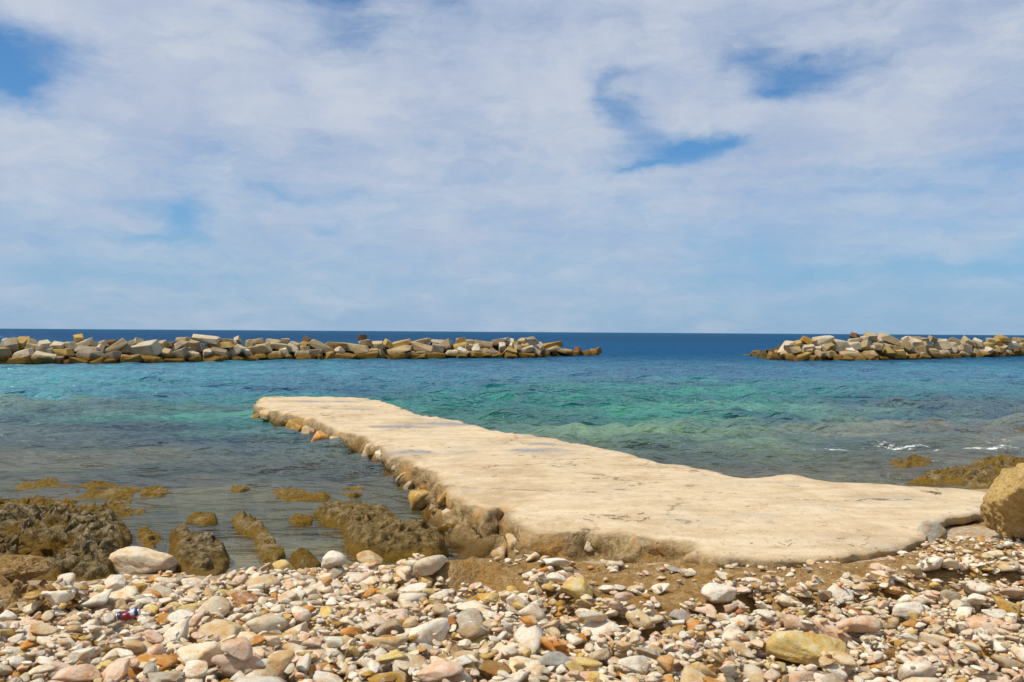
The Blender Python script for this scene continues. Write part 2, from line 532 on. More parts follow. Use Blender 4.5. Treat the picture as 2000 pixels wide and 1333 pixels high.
def mat_water():
    m_, g_ = newmat('sea_water')
    geo = g_.n('ShaderNodeNewGeometry')
    pos = geo.outputs['Position']
    x, y, z = g_.sep(pos)
    flat = g_.comb(x, y, 0.0)
    body = attr(g_, 'body')[0]
    op = attr(g_, 'murk')[2]
    foam = attr(g_, 'foam')[2]
    st = g_.comb(g_.m('MULTIPLY', x, .42), y, 0.0)
    a = g_.noise(st, 2.6, 3, .5, .2)
    b_ = g_.noise(st, 8.0, 3, .5, .2)
    c_ = g_.noise(g_.comb(g_.m('MULTIPLY', x, .45), y, 0.0), 1.1, 3, .5, .2)
    h = g_.m('ADD', g_.m('MULTIPLY', a, .9), g_.m('MULTIPLY', b_, .42))
    h = g_.m('ADD', h, g_.m('MULTIPLY', c_, g_.ramp(y, 14., 34., 0., 1.8)))
    nrm = g_.bump(h, 1.0, g_.ramp(y, 9., 22., .14, .50))
    fr = g_.n('ShaderNodeFresnel')
    fr.inputs['IOR'].default_value = 1.33
    g_.put(fr.inputs['Normal'], nrm)
    gl = g_.n('ShaderNodeBsdfGlossy')
    gl.inputs['Roughness'].default_value = .10
    g_.put(gl.inputs['Color'], g_.mix(g_.ramp(y, 38., 85.), g_.mix(g_.ramp(y, 9., 18.), (.82, .78, .66), (.72, .86, .90)), (.17, .32, .46)))
    g_.put(gl.inputs['Normal'], nrm)
    tr = g_.n('ShaderNodeBsdfTransparent')
    g_.put(tr.inputs['Color'], (.92, .95, .86))
    df = g_.n('ShaderNodeBsdfDiffuse')
    g_.put(df.inputs['Color'], body)
    g_.put(df.inputs['Normal'], nrm)
    m1 = g_.n('ShaderNodeMixShader')
    g_.put(m1.inputs[0], op)
    g_.t.links.new(tr.outputs[0], m1.inputs[1])
    g_.t.links.new(df.outputs[0], m1.inputs[2])
    m2 = g_.n('ShaderNodeMixShader')
    g_.put(m2.inputs[0], g_.m('MULTIPLY', g_.ramp(fr.outputs[0], .05, .62), g_.ramp(y, 10., 40., .27, .52)))
    g_.t.links.new(m1.outputs[0], m2.inputs[1])
    g_.t.links.new(gl.outputs[0], m2.inputs[2])
    fd = g_.n('ShaderNodeBsdfDiffuse')
    g_.put(fd.inputs['Color'], (.82, .84, .84))
    fm = g_.ramp(g_.m('ADD', foam, g_.m('MULTIPLY', g_.m('SUBTRACT', g_.noise(g_.comb(g_.m('MULTIPLY', x, .55), y, 0.), 11, 6, .72), .5), 2.2)), .50, .85)
    fm = g_.m('MULTIPLY', fm, g_.ramp(foam, .02, .2))
    m3 = g_.n('ShaderNodeMixShader')
    g_.put(m3.inputs[0], fm)
    g_.t.links.new(m2.outputs[0], m3.inputs[1])
    g_.t.links.new(fd.outputs[0], m3.inputs[2])
    o_ = g_.n('ShaderNodeOutputMaterial')
    g_.t.links.new(m3.outputs[0], o_.inputs[0])
    return m_


M_PEB, M_BLK, M_JET, M_GND, M_WAT = mat_pebble(), mat_block(), mat_jetty(), mat_ground(), mat_water()
M_CRAG = mat_crag('pitted_grey_rock', (.050, .037, .016), (.42, .33, .19), (.22, .14, .04), .04, .22)
M_WEED = mat_crag('weedy_rock', (.12, .075, .022), (.32, .23, .095), (.40, .31, .17), .02, .15, (.20, .115, .014), mott=.75)
M_SHELF = mat_crag('tan_rock_shelf', (.33, .19, .062), (.50, .335, .155), (.37, .19, .036), -.2, .0, mott=.42)
M_BOUL = mat_crag('ochre_boulder', (.58, .38, .13), (.68, .49, .21), (.30, .18, .055), -.2, .0, pits=5.0, mott=.25)

def sdist(px_, py_, poly):
    """signed distance (inside positive) to a closed polygon"""
    a = np.asarray(poly)
    b2 = np.roll(a, -1, 0)
    best = np.full(px_.shape, 1e9)
    ins = np.zeros(px_.shape, bool)
    for (x0, y0), (x1, y1) in zip(a, b2):
        ex, ey = x1 - x0, y1 - y0
        t = np.clip(((px_ - x0) * ex + (py_ - y0) * ey) / (ex * ex + ey * ey + 1e-12), 0, 1)
        best = np.minimum(best, (px_ - x0 - t * ex) ** 2 + (py_ - y0 - t * ey) ** 2)
        c_ = ((y0 > py_) != (y1 > py_)) & (px_ < (x1 - x0) * (py_ - y0) / (y1 - y0 + 1e-12) + x0)
        ins ^= c_
    return np.where(ins, 1, -1) * np.sqrt(best)


PEB = .10     # the ground lies this far under the top of the pebble cover
ZONE = [(-160, 1230), (20, 1212), (110, 1204), (150, 1172), (205, 1142), (300, 1134), (420, 1142), (470, 1132), (540, 1118), (640, 1120), (700, 1112), (780, 1126), (850, 1162), (930, 1162), (1000, 1166), (1060, 1162), (1110, 1160), (1180, 1208), (1250, 1222),
        (1340, 1200), (1390, 1168), (1480, 1164), (1560, 1168), (1660, 1150), (1760, 1136), (1880, 1116), (2000, 1098), (2200, 1088), (2250, 1345), (2250, 1460), (-260, 1460)]
zp = np.array([Pt(a_, b_)[:2] for a_, b_ in ZONE])

# ------------------------------------------------------------------ ground: beach and seabed in one sheet
xs = np.concatenate([[-4000, -800, -200, -80, -40, -24, -16], np.arange(-11, 14.01, .05), [17, 24, 40, 80, 200, 800, 4000]])
ys = np.concatenate([[-300, -60, -20, -8, -2, 1, 2.2], np.arange(3.0, 26.0, .05), np.geomspace(26.3, 9000, 50)])
X, Y = np.meshgrid(xs, ys)
Z = terrain(X, Y) - PEB * np.clip((sdist(X, Y, zp) + .15) / .25, 0, 1)
link('ground', mesh('ground', np.stack([X, Y, Z], -1).reshape(-1, 3), grid_faces(*X.shape)), M_GND, kind='structure')

# ------------------------------------------------------------------ sea
ang = np.concatenate([np.linspace(-1.35, -.66, 24)[:-1], np.arange(-.66, .661, .0036), np.linspace(.66, 1.35, 25)[1:]])
dist = [5.6]
while dist[-1] < 9000:
    dist.append(dist[-1] * (1.0058 if dist[-1] < 90 else 1.03))
dist = np.array(dist)
D, A = np.meshgrid(dist, ang, indexing='ij')
WX, WY = D * np.tan(A) * np.where(np.abs(A) > 1.2, .8, 1), D * np.ones_like(A)
H = np.zeros_like(WX)
wr = np.random.default_rng(5)
shelter = 1 - .0 * D
step = D * .0058
calm = np.clip((WY - np.interp(WX, SHX, SHY)) / 6, .25, 1) * (1 - .45 * np.clip((-1 - WX) / 3, 0, 1) * np.clip((26 - WY) / 6, 0, 1))
for k in range(46):
    lam = wr.uniform(.0, 1.0)
    lam = .28 * (8 ** lam)
    th = wr.normal(0, .55)
    kx, ky = math.sin(th) * 2 * math.pi / lam, -math.cos(th) * 2 * math.pi / lam
    amp = .0140 * lam ** .66
    fade = np.clip((lam / (2.6 * step)) - 1, 0, 1)
    ph = kx * WX + ky * WY + wr.uniform(0, 6.28) + 1.2 * n2(WX[::8, ::8], WY[::8, ::8], .15, 1, k).repeat(8, 0).repeat(8, 1)[:WX.shape[0], :WX.shape[1]] * 0
    s_ = np.sin(ph)
    H += amp * fade * (s_ + .35 * s_ * s_)
gust = .65 + .7 * np.clip(n2(WX, WY * 1.6, .12, 3, 33) + .5, 0, 1)
H *= calm * gust * np.where(WY > 75, 1.5, 1)
sw = P(1870, 800, 0)
H += .13 * np.exp(-((WX - sw[0]) / 2.2) ** 2 - ((WY - sw[1] - .15 * np.sin(WX * 2)) / .55) ** 2)
sw2 = P(1700, 895, 0)
H += .05 * np.exp(-((WX - sw2[0]) / 1.4) ** 2 - ((WY - sw2[1]) / .3) ** 2)
# water colour by depth and bottom: (photo x, photo y, sRGB, murk)
WC = [(-100, 655, (30, 70, 112), 1), (300, 655, (30, 70, 112), 1), (700, 657, (28, 72, 114), 1), (1000, 658, (24, 74, 116), 1), (1300, 660, (20, 80, 122), 1),
      (1700, 662, (18, 80, 124), 1), (2000, 664, (18, 80, 124), 1), (1320, 690, (18, 92, 138), 1), (1200, 680, (20, 88, 138), 1), (1450, 700, (24, 98, 140), 1),
      (0, 735, (48, 148, 165), 1), (200, 740, (45, 150, 168), 1), (400, 730, (55, 145, 168), 1), (600, 722, (52, 140, 165), 1), (0, 768, (52, 142, 155), 1),
      (200, 768, (45, 135, 150), 1), (400, 762, (38, 122, 142), 1), (700, 740, (32, 118, 148), 1), (620, 762, (28, 105, 132), 1), (900, 725, (36, 118, 150), 1),
      (850, 760, (28, 104, 130), 1), (1100, 720, (34, 110, 146), 1), (1300, 730, (26, 98, 135), 1), (1500, 730, (34, 108, 146), 1), (1700, 730, (40, 122, 155), 1),
      (1900, 728, (46, 132, 162), 1), (1000, 775, (22, 118, 115), 1), (1150, 790, (26, 126, 108), 1), (1250, 768, (20, 124, 112), 1), (1400, 772, (26, 126, 115), 1),
      (1550, 765, (32, 124, 124), 1), (1700, 775, (40, 118, 122), .95), (1850, 760, (48, 122, 138), .95), (900, 790, (30, 122, 112), .95), (1100, 825, (62, 128, 108), .85),
      (1300, 815, (58, 146, 122), .9), (1480, 815, (82, 148, 130), .85), (1650, 815, (92, 128, 120), .8), (1850, 800, (72, 96, 100), .8), (1990, 810, (90, 110, 110), .75),
      (1300, 850, (118, 152, 120), .65), (1480, 870, (116, 142, 114), .55), (1700, 855, (128, 132, 118), .6), (1900, 850, (128, 126, 112), .55), (1450, 905, (92, 110, 92), .4),
      (1650, 915, (96, 100, 84), .3), (1850, 890, (110, 108, 92), .3), (1600, 930, (90, 92, 80), .2),
      (0, 795, (104, 132, 116), .55), (150, 800, (106, 134, 116), .5), (320, 798, (88, 136, 118), .6), (450, 792, (40, 130, 132), .9), (425, 826, (70, 146, 132), .65),
      (480, 850, (88, 140, 128), .6), (250, 845, (64, 84, 88), .6), (80, 850, (86, 98, 92), .58), (380, 880, (56, 76, 90), .58), (200, 890, (86, 90, 80), .55),
      (550, 880, (72, 92, 92), .52), (0, 900, (86, 88, 78), .55), (650, 930, (92, 98, 88), .5), (350, 940, (52, 66, 72), .58), (100, 960, (92, 90, 72), .52),
      (450, 1000, (82, 84, 70), .55), (700, 1010, (84, 86, 72), .5), (300, 1060, (78, 80, 68), .55), (600, 1080, (80, 82, 68), .5), (500, 950, (96, 98, 86), .5), (900, 1080, (110, 95, 70), .15)]
cp = np.array([[P(a_, b_, 0)[0], P(a_, b_, 0)[1]] for a_, b_, _, _ in WC])
cpk = np.stack([cp[:, 0] / cp[:, 1] * 4.2, np.log(cp[:, 1]) * 4.2], 1)
wxn = n2(WX, WY, .35, 4, 41)
wyn = n2(WX, WY, .35, 4, 47)
U_ = WX / WY * 4.2 + wxn * .38
V_ = np.log(WY) * 4.2 + wyn * .34
num, murk, den = 0, 0, 1e-9
for (u0, v0), (_, _, c_, o_) in zip(cpk, WC):
    wgt = 1.0 / (((U_ - u0) * .8) ** 2 + ((V_ - v0) * 1.25) ** 2 + .01) ** 2
    num = num + wgt[..., None] * srgb(*c_)
    murk = murk + wgt * o_
    den = den + wgt
body = num / den[..., None]
murk = murk / den
patch = n2(WX * .55, WY, .5, 5, 61, .6)
patch2 = n2(WX * .5, WY, 1.7, 4, 67, .6)
dk = np.clip(.5 + 1.5 * patch + .7 * patch2, 0, 1)[..., None]
dark = body * np.array([.42, .55, .74])
lite = body * np.array([1.35, 1.25, 1.05])
farw = np.clip((D - 60) / 40, 0, .8)[..., None]
body = (dark * (1 - dk) + lite * dk) * (1 - farw) + body * farw
murk = np.clip(murk + .18 * patch * (murk < .9), 0.0, 1)
body = np.clip(body * (1.0 - .14 * np.clip((murk - .6) / .4, 0, 1))[..., None], .002, .9)
murk = murk * np.clip(-terrain(WX, WY) / .16, .2, 1)
foam = np.zeros_like(WX)
for (fx, fy, lx, ly, st_) in [(1690, 890, 1.0, .16, .85), (1900, 884, 1.4, .20, .62), (1790, 880, 1.5, .14, .62), (1960, 868, .9, .14, .45), (1410, 917, .5, .05, .38), (1900, 838, .9, .07, .36), (1480, 862, 1.2, .05, .32),
                              (1950, 885, .8, .22, .6), (1118, 858, .18, .07, .6), (1500, 925, .6, .05, .38), (1640, 880, .8, .08, .45), (1830, 905, .5, .08, .5), (1740, 930, .7, .06, .4), (1350, 880, .8, .05, .32), (1600, 905, .7, .05, .36)]:
    p0 = P(fx, fy, 0)
    foam = np.maximum(foam, st_ * np.exp(-((WX - p0[0]) / lx) ** 2 - ((WY - p0[1] - .06 * np.sin(WX * 7 + fx)) / ly) ** 2))
link('sea_water', mesh('sea_water', np.stack([WX, WY, H], -1).reshape(-1, 3), grid_faces(*WX.shape)[:, ::-1],
     attrs={'body': body.reshape(-1, 3), 'murk': murk.ravel(), 'foam': np.clip(foam * 1.05, 0, 1).ravel()}), M_WAT, kind='structure')

# ------------------------------------------------------------------ outcrops: eroded rock heightfields on traced ground plans


ROCKTOP = []    # (sampler) used so that pebbles do not fall through


def outcrop(name, pxs, base, height, rise, mat, label, cat, seed, res=.02, rough=1.0, crag=1.0, lumps=(), group=None, plan=False):
    if plan:
        poly = [(float(a_), float(b_)) for a_, b_ in pxs]
    else:
        poly = [tuple((P(a_, b_, base) if base is not None else Pt(a_, b_))[:2]) for a_, b_ in pxs]
    pa = np.array(poly)
    mg = .15 if base is None else .28
    lo, hi = pa.min(0) - mg, pa.max(0) + mg
    gx, gy = np.arange(lo[0], hi[0], res), np.arange(lo[1], hi[1], res)
    X_, Y_ = np.meshgrid(gx, gy)
    wob = .10 * rise / .2
    sx = X_ + wob * .6 * n2(X_, Y_, 2.5, 4, seed + 1)
    sy = Y_ + wob * .6 * n2(X_, Y_, 2.5, 4, seed + 2)
    sd = sdist(sx, sy, poly)
    t_ = np.clip(sd / rise, -1, 1)
    prof = np.where(t_ > 0, 1 - (1 - np.clip(t_, 0, 1)) ** 2.2, (t_ * 1.5 * max(1, rise / height)) if base is None else np.minimum(sd, 0) / height * 5.0)
    big = n2(X_, Y_, 1.6, 4, seed + 3)
    med = n2(X_, Y_, 5.5, 4, seed + 4, .55)
    pit = n2(X_, Y_, 10., 3, seed + 5, .5, True)
    hgt = np.full_like(X_, height)
    for (lx, ly, lr, lh) in lumps:
        p0 = P(lx, ly, base if base is not None else .3)
        hgt = hgt + lh * np.exp(-((X_ - p0[0]) ** 2 + (Y_ - p0[1]) ** 2) / lr ** 2)
    ins = np.clip(t_, 0, 1)
    z = hgt * prof * (1 + .55 * rough * big) + ins * rough * (.05 * med * crag + .03 * crag * np.minimum(-pit, .25)) * min(1, height / .15 + .3)
    wp = np.stack([X_ + .06 * n2(X_, Y_, 6, 3, seed + 11), Y_ + .06 * n2(X_, Y_, 6, 3, seed + 12), np.full_like(X_, seed * .1)], -1)
    w1, c1 = worley(wp * 6.0, seed + 13)
    w2, c2 = worley(wp * 14.0, seed + 14)
    sc_ = min(1, height / .15 + .2) * crag
    z = z + ins * sc_ * (-.075 * np.clip(1 - w1 / .52, 0, 1) * (c1 > .35) - .035 * np.clip(1 - w2 / .5, 0, 1) * (c2 > .6) + .03 * med)
    tt = (z + .03 * big) / .085
    fr_ = tt - np.floor(tt)
    z = np.where(z > .02, .45 * z + .55 * (.085 * (np.floor(tt) + np.clip((fr_ - .55) / .4, 0, 1) ** 1.5) - .03 * big), z) if height > .12 else z
    bz = terrain(X_, Y_) if base is None else np.full_like(X_, base)
    if base is not None:
        z = z + np.clip(-sd / .1, 0, 1) * .06 * med
    z = bz + z - .02 + ins * .012 * sc_ * n2(X_, Y_, 22., 3, seed + 15)
    dxy = np.stack([fbm(np.stack([X_ * 7, Y_ * 7, z * 7], -1), 3, seed + 7), fbm(np.stack([X_ * 7, Y_ * 7, z * 7 + 9], -1), 3, seed + 8)], -1) * .05 * crag
    v = np.stack([X_ + dxy[..., 0] * ins, Y_ + dxy[..., 1] * ins, z], -1)
    keep = (sd > -.09 * rise / .2 - .03) if base is None else (z > terrain(X_, Y_) - .06)
    f = grid_faces(*X_.shape)
    kf = keep.ravel()[f].all(1)
    f = f[kf]
    used = np.unique(f)
    mp = -np.ones(X_.size, int)
    mp[used] = np.arange(len(used))
    vv = v.reshape(-1, 3)[used]
    c0 = np.array([*(lo + hi) / 2, bz.mean()])
    o = link(name, mesh(name, vv - c0, mp[f]), mat, loc=c0, label=label, cat=cat, group=group)
    ROCKTOP.append((gx[0], gy[0], res, np.where(keep, z, -9)))
    return o


outcrop('pitted_rock', [(-120, 1020), (60, 1006), (150, 1010), (215, 1012), (250, 1030), (262, 1060), (256, 1085), (225, 1145), (150, 1170), (60, 1150), (-120, 1150)], 0, .24, .22, M_CRAG,
        'large grey brown pitted limestone rock at the water edge on the left', 'rock', 100,   .016, 1.5, 1.7, [(200, 1070, .28, .08), (40, 1010, .45, -.13), (170, 1012, .40, -.10), (110, 1040, .3, .06), (90, 1100, .22, -.14), (165, 1135, .2, .08), (20, 1120, .3, -.06)])
outcrop('pitted_rock', [(328, 1048), (345, 1040), (362, 1050), (400, 1068), (440, 1075), (452, 1098), (446, 1128), (420, 1142), (360, 1140), (332, 1120), (325, 1085)], 0, .17, .16, M_CRAG,
        'knobbly grey pitted rock with a raised knob, standing in water beside the pale boulder', 'rock', 120, .012, .8, 1.3, [(352, 1062, .13, .10), (418, 1092, .2, .06)])
outcrop('weedy_rock', [(448, 1022), (470, 1018), (505, 1025), (525, 1045), (548, 1068), (562, 1092), (545, 1108), (508, 1104), (500, 1078), (485, 1055), (460, 1042)], 0, .14, .09, M_WEED,
        'long brown weed covered rock snaking in the shallows beside the yellow stone', 'rock', 140, .012, .9, .9)
outcrop('weedy_rock', [(560, 1098), (580, 1085), (612, 1090), (632, 1112), (620, 1128), (575, 1130)], 0, .17, .12, M_CRAG,
        'squat olive grey rock behind the round white pitted stone', 'rock', 150, .012, .6, .9)
outcrop('weedy_rock', [(520, 966), (545, 960), (590, 962), (620, 972), (660, 974), (640, 982), (560, 984), (528, 980)], 0, .09, .14, M_WEED,
        'low golden brown weedy rock alone in the water left of the jetty', 'rock', 160, .015, .8, .7)
outcrop('weedy_rock', [(608, 1012), (660, 1004), (720, 1008), (768, 1014), (785, 1040), (812, 1052), (862, 1068), (884, 1088), (850, 1102), (770, 1098), (700, 1096), (672, 1080), (668, 1040), (640, 1030)], 0, .22, .13, M_WEED,
        'big weed covered rock between the pebbles and the foot of the jetty', 'rock', 180, .014, 1.0, 1.3, [(820, 1075, .3, .12), (700, 1040, .3, .05)])
outcrop('weedy_reef', [(18, 952), (60, 936), (130, 938), (150, 952), (205, 946), (285, 956), (272, 976), (160, 978), (60, 974)], 0, .085, .25, M_WEED,
        'flat brown reef patch awash far left, behind the large pitted rock', 'reef', 200, .025, 1.5, 1.0)
outcrop('weedy_rock', [(254, 1002), (270, 996), (292, 1000), (285, 1009), (262, 1009)], 0, .06, .08, M_WEED,
        'small brown weedy rock awash just right of the large pitted rock', 'rock', 210, .012, .6, .6)
outcrop('weedy_reef', [(1722, 902), (1760, 896), (1830, 898), (1842, 910), (1800, 920), (1745, 916)], 0, .10, .3, M_WEED,
        'smaller brown weedy reef patch by the white foam beyond the jetty root', 'reef', 220, .022, 1.7, 1.6)
outcrop('weedy_reef', [(1762, 945), (1800, 926), (1880, 918), (1900, 902), (2000, 898), (2200, 900), (2200, 960), (1960, 966), (1890, 962), (1860, 950)], 0, .12, .30, M_WEED,
        'broad brown weedy reef behind the ochre boulder', 'reef', 240, .022, 1.3, 1.8)
outcrop('weedy_reef', [(1955, 838), (1990, 834), (2080, 838), (2060, 846), (1980, 846)], 0, .06, .4, M_WEED,
        'far brown reef patch barely above water at the right', 'reef', 250, .04, 1.0, .8)
outcrop('weedy_rock', [(826, 1016), (850, 1006), (880, 1010), (905, 1026), (935, 1046), (958, 1062), (962, 1088), (930, 1090), (905, 1070), (868, 1052), (838, 1036)], 0, .15, .13, M_WEED,
        'broken brown weedy rock at the left foot of the jetty beside its orange stones', 'rock', 600, .013, 1.4, 1.6)
outcrop('weedy_rock', [(-90, 990), (40, 980), (120, 984), (200, 986), (268, 1000), (262, 1020), (150, 1016), (-90, 1018)], 0, .10, .14, M_WEED,
        'golden brown weedy ledge along the seaward back of the large pitted rock', 'rock', 640, .015, 1.5, 1.4)
outcrop('weedy_rock', [(262, 1040), (285, 1034), (318, 1044), (322, 1066), (300, 1080), (270, 1072)], 0, .09, .12, M_WEED,
        'low weedy rock in the gap between the two grey pitted rocks', 'rock', 660, .013, 1.3, 1.3)
for n_, (a_, b_, w_, lab) in enumerate([(232, 984, 34, 'small golden brown rock awash behind the large pitted rock'), (300, 968, 40, 'flat golden brown rock awash right of the flat brown reef patch'), (465, 958, 26, 'tiny weedy rock awash far left of the low golden brown rock'),
                                        (690, 968, 34, 'small weedy rock awash right of the low golden brown rock'), (590, 1020, 30, 'small weedy rock awash left of the big weed covered rock'), (400, 1020, 36, 'small weedy rock awash behind the knobbly rock')]):
    outcrop('weedy_rock', [(a_ + w_ * .9 * math.cos(t) * (1 + .2 * math.sin(3 * t + n_)), b_ + w_ * .26 * math.sin(t)) for t in np.linspace(0, 6.28, 9)[:-1]], 0, .10, .06, M_WEED, lab, 'rock', 400 + n_ * 20, .014, 1.0, 1.0)
outcrop('rock_shelf', [(-60, 1160), (60, 1150), (120, 1150), (165, 1175), (170, 1195), (120, 1215), (40, 1212), (-60, 1222)], None, .13, .14, M_SHELF,
        'tan brown rock shelf at the far left between pitted rock and pebbles', 'rock', 260, .014, 1.3, 2.0)
outcrop('rock_shelf', [(775, 1150), (800, 1122), (860, 1112), (920, 1110), (960, 1108), (1060, 1090), (1130, 1100), (1200, 1106), (1262, 1108), (1310, 1100), (1360, 1104), (1440, 1112), (1550, 1116), (1620, 1108), (1700, 1098),
                       (1760, 1080), (1840, 1042), (1890, 1020), (1960, 1014), (2060, 1010), (2060, 1116), (1900, 1130), (1780, 1146), (1690, 1160), (1620, 1174), (1560, 1178), (1470, 1174), (1410, 1182), (1370, 1196), (1330, 1206),
                       (1250, 1232), (1170, 1222), (1120, 1196), (1060, 1172), (1000, 1162), (930, 1156), (860, 1166), (800, 1166)], None, .075, .20, M_SHELF,
        'long tan brown rock shelf running along the landward foot of the jetty', 'rock', 280, .018, .8, .9, [(860, 1135, .3, .10), (960, 1130, .3, .09), (1060, 1122, .25, .08), (1200, 1170, .3, .04), (1560, 1125, .35, .03), (1850, 1060, .5, -.06), (1740, 1085, .35, -.06), (1560, 1110, .3, -.06), (1650, 1102, .3, -.06), (1980, 1060, .5, -.05)])

# ------------------------------------------------------------------ jetty
JZ = .46


def jz0(x, y):
    return np.interp(np.asarray(y, float) - .45 * np.asarray(x, float), [7.5, 9.5, 14.0], [.48, .43, .36])


def Pj(px, py):
    d = ray(px, py)
    t = (.4 - CAMZ) / d[2]
    for _ in range(20):
        t = .5 * t + .5 * (float(jz0(d[0] * t, d[1] * t)) - CAMZ) / d[2]
    return np.array([d[0] * t, d[1] * t, CAMZ + d[2] * t])


OUT = [(502, 782), (497, 790), (522, 799), (560, 806), (606, 815), (640, 832), (672, 845), (700, 848), (724, 862), (744, 874), (772, 888), (800, 899), (832, 914), (852, 925), (856, 938), (872, 958), (896, 972), (918, 982), (944, 992),
       (958, 998), (964, 988), (984, 980), (996, 986), (988, 1004), (1002, 1018), (1048, 1029), (1110, 1029), (1150, 1026), (1182, 1034), (1224, 1044), (1262, 1049), (1310, 1052), (1346, 1056), (1362, 1070),
       (1390, 1090), (1440, 1094), (1500, 1096), (1548, 1098), (1610, 1092), (1662, 1087), (1714, 1079), (1760, 1066), (1800, 1050), (1818, 1036), (1836, 1020), (1846, 1008), (1880, 1003), (1925, 998), (2060, 994),
       (2060, 962), (1945, 960), (1898, 954), (1842, 950), (1790, 947), (1740, 944), (1702, 940), (1676, 942), (1640, 938), (1601, 935), (1570, 928), (1541, 924), (1505, 928), (1457, 932), (1415, 926), (1384, 916), (1335, 907),
       (1296, 906), (1250, 890), (1170, 872), (1110, 860), (1050, 848), (1000, 842), (950, 836), (910, 823), (860, 813), (810, 806), (780, 793), (750, 783), (712, 777), (670, 775), (600, 774), (512, 775)]
op_ = np.array([Pj(a_, b_ - (8 if 1380 < a_ < 1720 and b_ > 1060 else 0))[:2] for a_, b_ in OUT])


def resample(pts, stp):
    q = np.vstack([pts, pts[:1]])
    s = np.r_[0, np.cumsum(np.linalg.norm(np.diff(q, axis=0), axis=1))]
    n_ = int(s[-1] / stp)
    t = np.arange(n_) * s[-1] / n_
    return np.stack([np.interp(t, s, q[:, 0]), np.interp(t, s, q[:, 1])], 1)


ol = resample(op_, .045)
for _ in range(3):
    ol = .5 * ol + .25 * (np.roll(ol, 1, 0) + np.roll(ol, -1, 0))
wob = np.stack([fbm(np.c_[ol * 4.0, np.zeros(len(ol))], 4, 301), fbm(np.c_[ol * 4.0, np.ones(len(ol)) * 5], 4, 302)], 1)
ol = ol + wob * np.where(ol[:, :1] < .6, .10, .05)
tan = np.roll(ol, -3, 0) - np.roll(ol, 3, 0)
nrm = np.stack([tan[:, 1], -tan[:, 0]], 1)
area2 = np.sum(ol[:, 0] * np.roll(ol[:, 1], -1) - np.roll(ol[:, 0], -1) * ol[:, 1])
if area2 < 0:
    nrm = -nrm
for _ in range(10):
    nrm = .5 * nrm + .25 * (np.roll(nrm, 1, 0) + np.roll(nrm, -1, 0))
nrm /= np.linalg.norm(nrm, axis=1)[:, None] + 1e-9
opx = proj(np.c_[ol, jz0(ol[:, 0], ol[:, 1])])
front = (opx[:, 1] > 1085) & (opx[:, 0] > 1385) | (opx[:, 0] > 1700) & (opx[:, 1] > 985)
leftside = (nrm[:, 0] < -.1) | ((opx[:, 0] < 1380) & (opx[:, 1] > 985))
undercut = np.convolve(np.r_[front[-12:], front, front[:12]].astype(float), np.ones(25) / 25, 'valid')


def jetz(x, y):
    x = np.asarray(x, float)
    y = np.asarray(y, float)
    return jz0(x, y) + .010 * n2(x, y, .7, 3, 310) + .004 * n2(x, y, 5., 3, 311)


gx, gy = np.meshgrid(np.arange(ol[:, 0].min(), ol[:, 0].max(), .075), np.arange(ol[:, 1].min(), ol[:, 1].max(), .075))
gx = gx + rng.uniform(-.015, .015, gx.shape)
gy = gy + rng.uniform(-.015, .015, gy.shape)
sd = sdist(gx, gy, resample(ol, .15))
ip = np.stack([gx[sd > .05], gy[sd > .05]], 1)
allp = np.vstack([ol, ip])
nb = len(ol)
res_ = delaunay_2d_cdt([Vector(p) for p in allp], [], [list(range(nb))], 1, 1e-5)
tv = np.array([v[:] for v in res_[0]])
tf = [f for f in res_[2]]
tsd = sdist(tv[:, 0], tv[:, 1], resample(ol, .12))
tz = jetz(tv[:, 0], tv[:, 1]) - .014 * np.exp(-np.clip(tsd, 0, 9) / .03) - np.where(tv[:, 0] < 1.0, .16, .05) * np.clip(n2(tv[:, 0], tv[:, 1], 2.2, 4, 330) + .15, 0, 1) * np.exp(-np.clip(tsd, 0, 9) / .22)
# match boundary vertices
bidx = [None] * nb
for i, orig in enumerate(res_[3]):
    for o_ in orig:
        if o_ < nb:
            bidx[o_] = i
wet = np.zeros(len(tv))
for (a_, b_, lx, ly) in [(645, 785, .9, .35), (905, 828, .9, .35), (920, 880, 1.3, .38), (780, 834, .5, .22), (850, 812, .5, .2), (700, 800, .5, .2), (1040, 868, .6, .18)]:
    p0 = Pj(a_, b_)
    wet = np.maximum(wet, np.exp(-((tv[:, 0] - p0[0]) / lx) ** 2 - ((tv[:, 1] - p0[1]) / ly) ** 2) * 1.6)
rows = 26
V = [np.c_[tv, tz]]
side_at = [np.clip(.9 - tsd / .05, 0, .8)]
bz0 = np.array([tz[bidx[k]] if bidx[k] is not None else .3 for k in range(nb)])
bl_und = undercut
side_at[0] = side_at[0] * 1.0
bot = np.minimum(terrain(ol[:, 0], ol[:, 1]) - .1, -.12)
slopeW = np.where(leftside, .31, .12)
slopeW = np.convolve(np.r_[slopeW[-20:], slopeW, slopeW[:20]], np.ones(41) / 41, 'valid')
for r_ in range(1, rows):
    t = r_ / (rows - 1)
    outw = slopeW * (t ** 1.3) * (1 - bl_und) + bl_und * (-.28 * np.clip((t - .12) / .25, 0, 1))
    z = bz0 * (1 - t) + bot * t
    p = np.c_[ol + nrm * outw[:, None], z]
    amp = .14 * min(1, t * 4) * (1 - .7 * bl_und)
    wl, wc_ = worley(p * np.array([4.2, 4.2, 5.0]) + .25 * fbm(p * 5, 2, 345)[:, None], 340)
    dn = .7 * fbm(p * 3.2, 4, 350, .55) + .9 * (.45 - wl) + .35 * fbm(p * 12, 3, 360, .5) + .5 * (wc_ - .5)
    p[:, :2] += nrm * (dn * amp)[:, None]
    p[:, 2] += .045 * fbm(p * 5, 3, 370) * min(1, t * 3)
    V.append(p)
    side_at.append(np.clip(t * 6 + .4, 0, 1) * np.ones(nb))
F_ = [tuple(f) for f in tf]
base0 = len(tv)
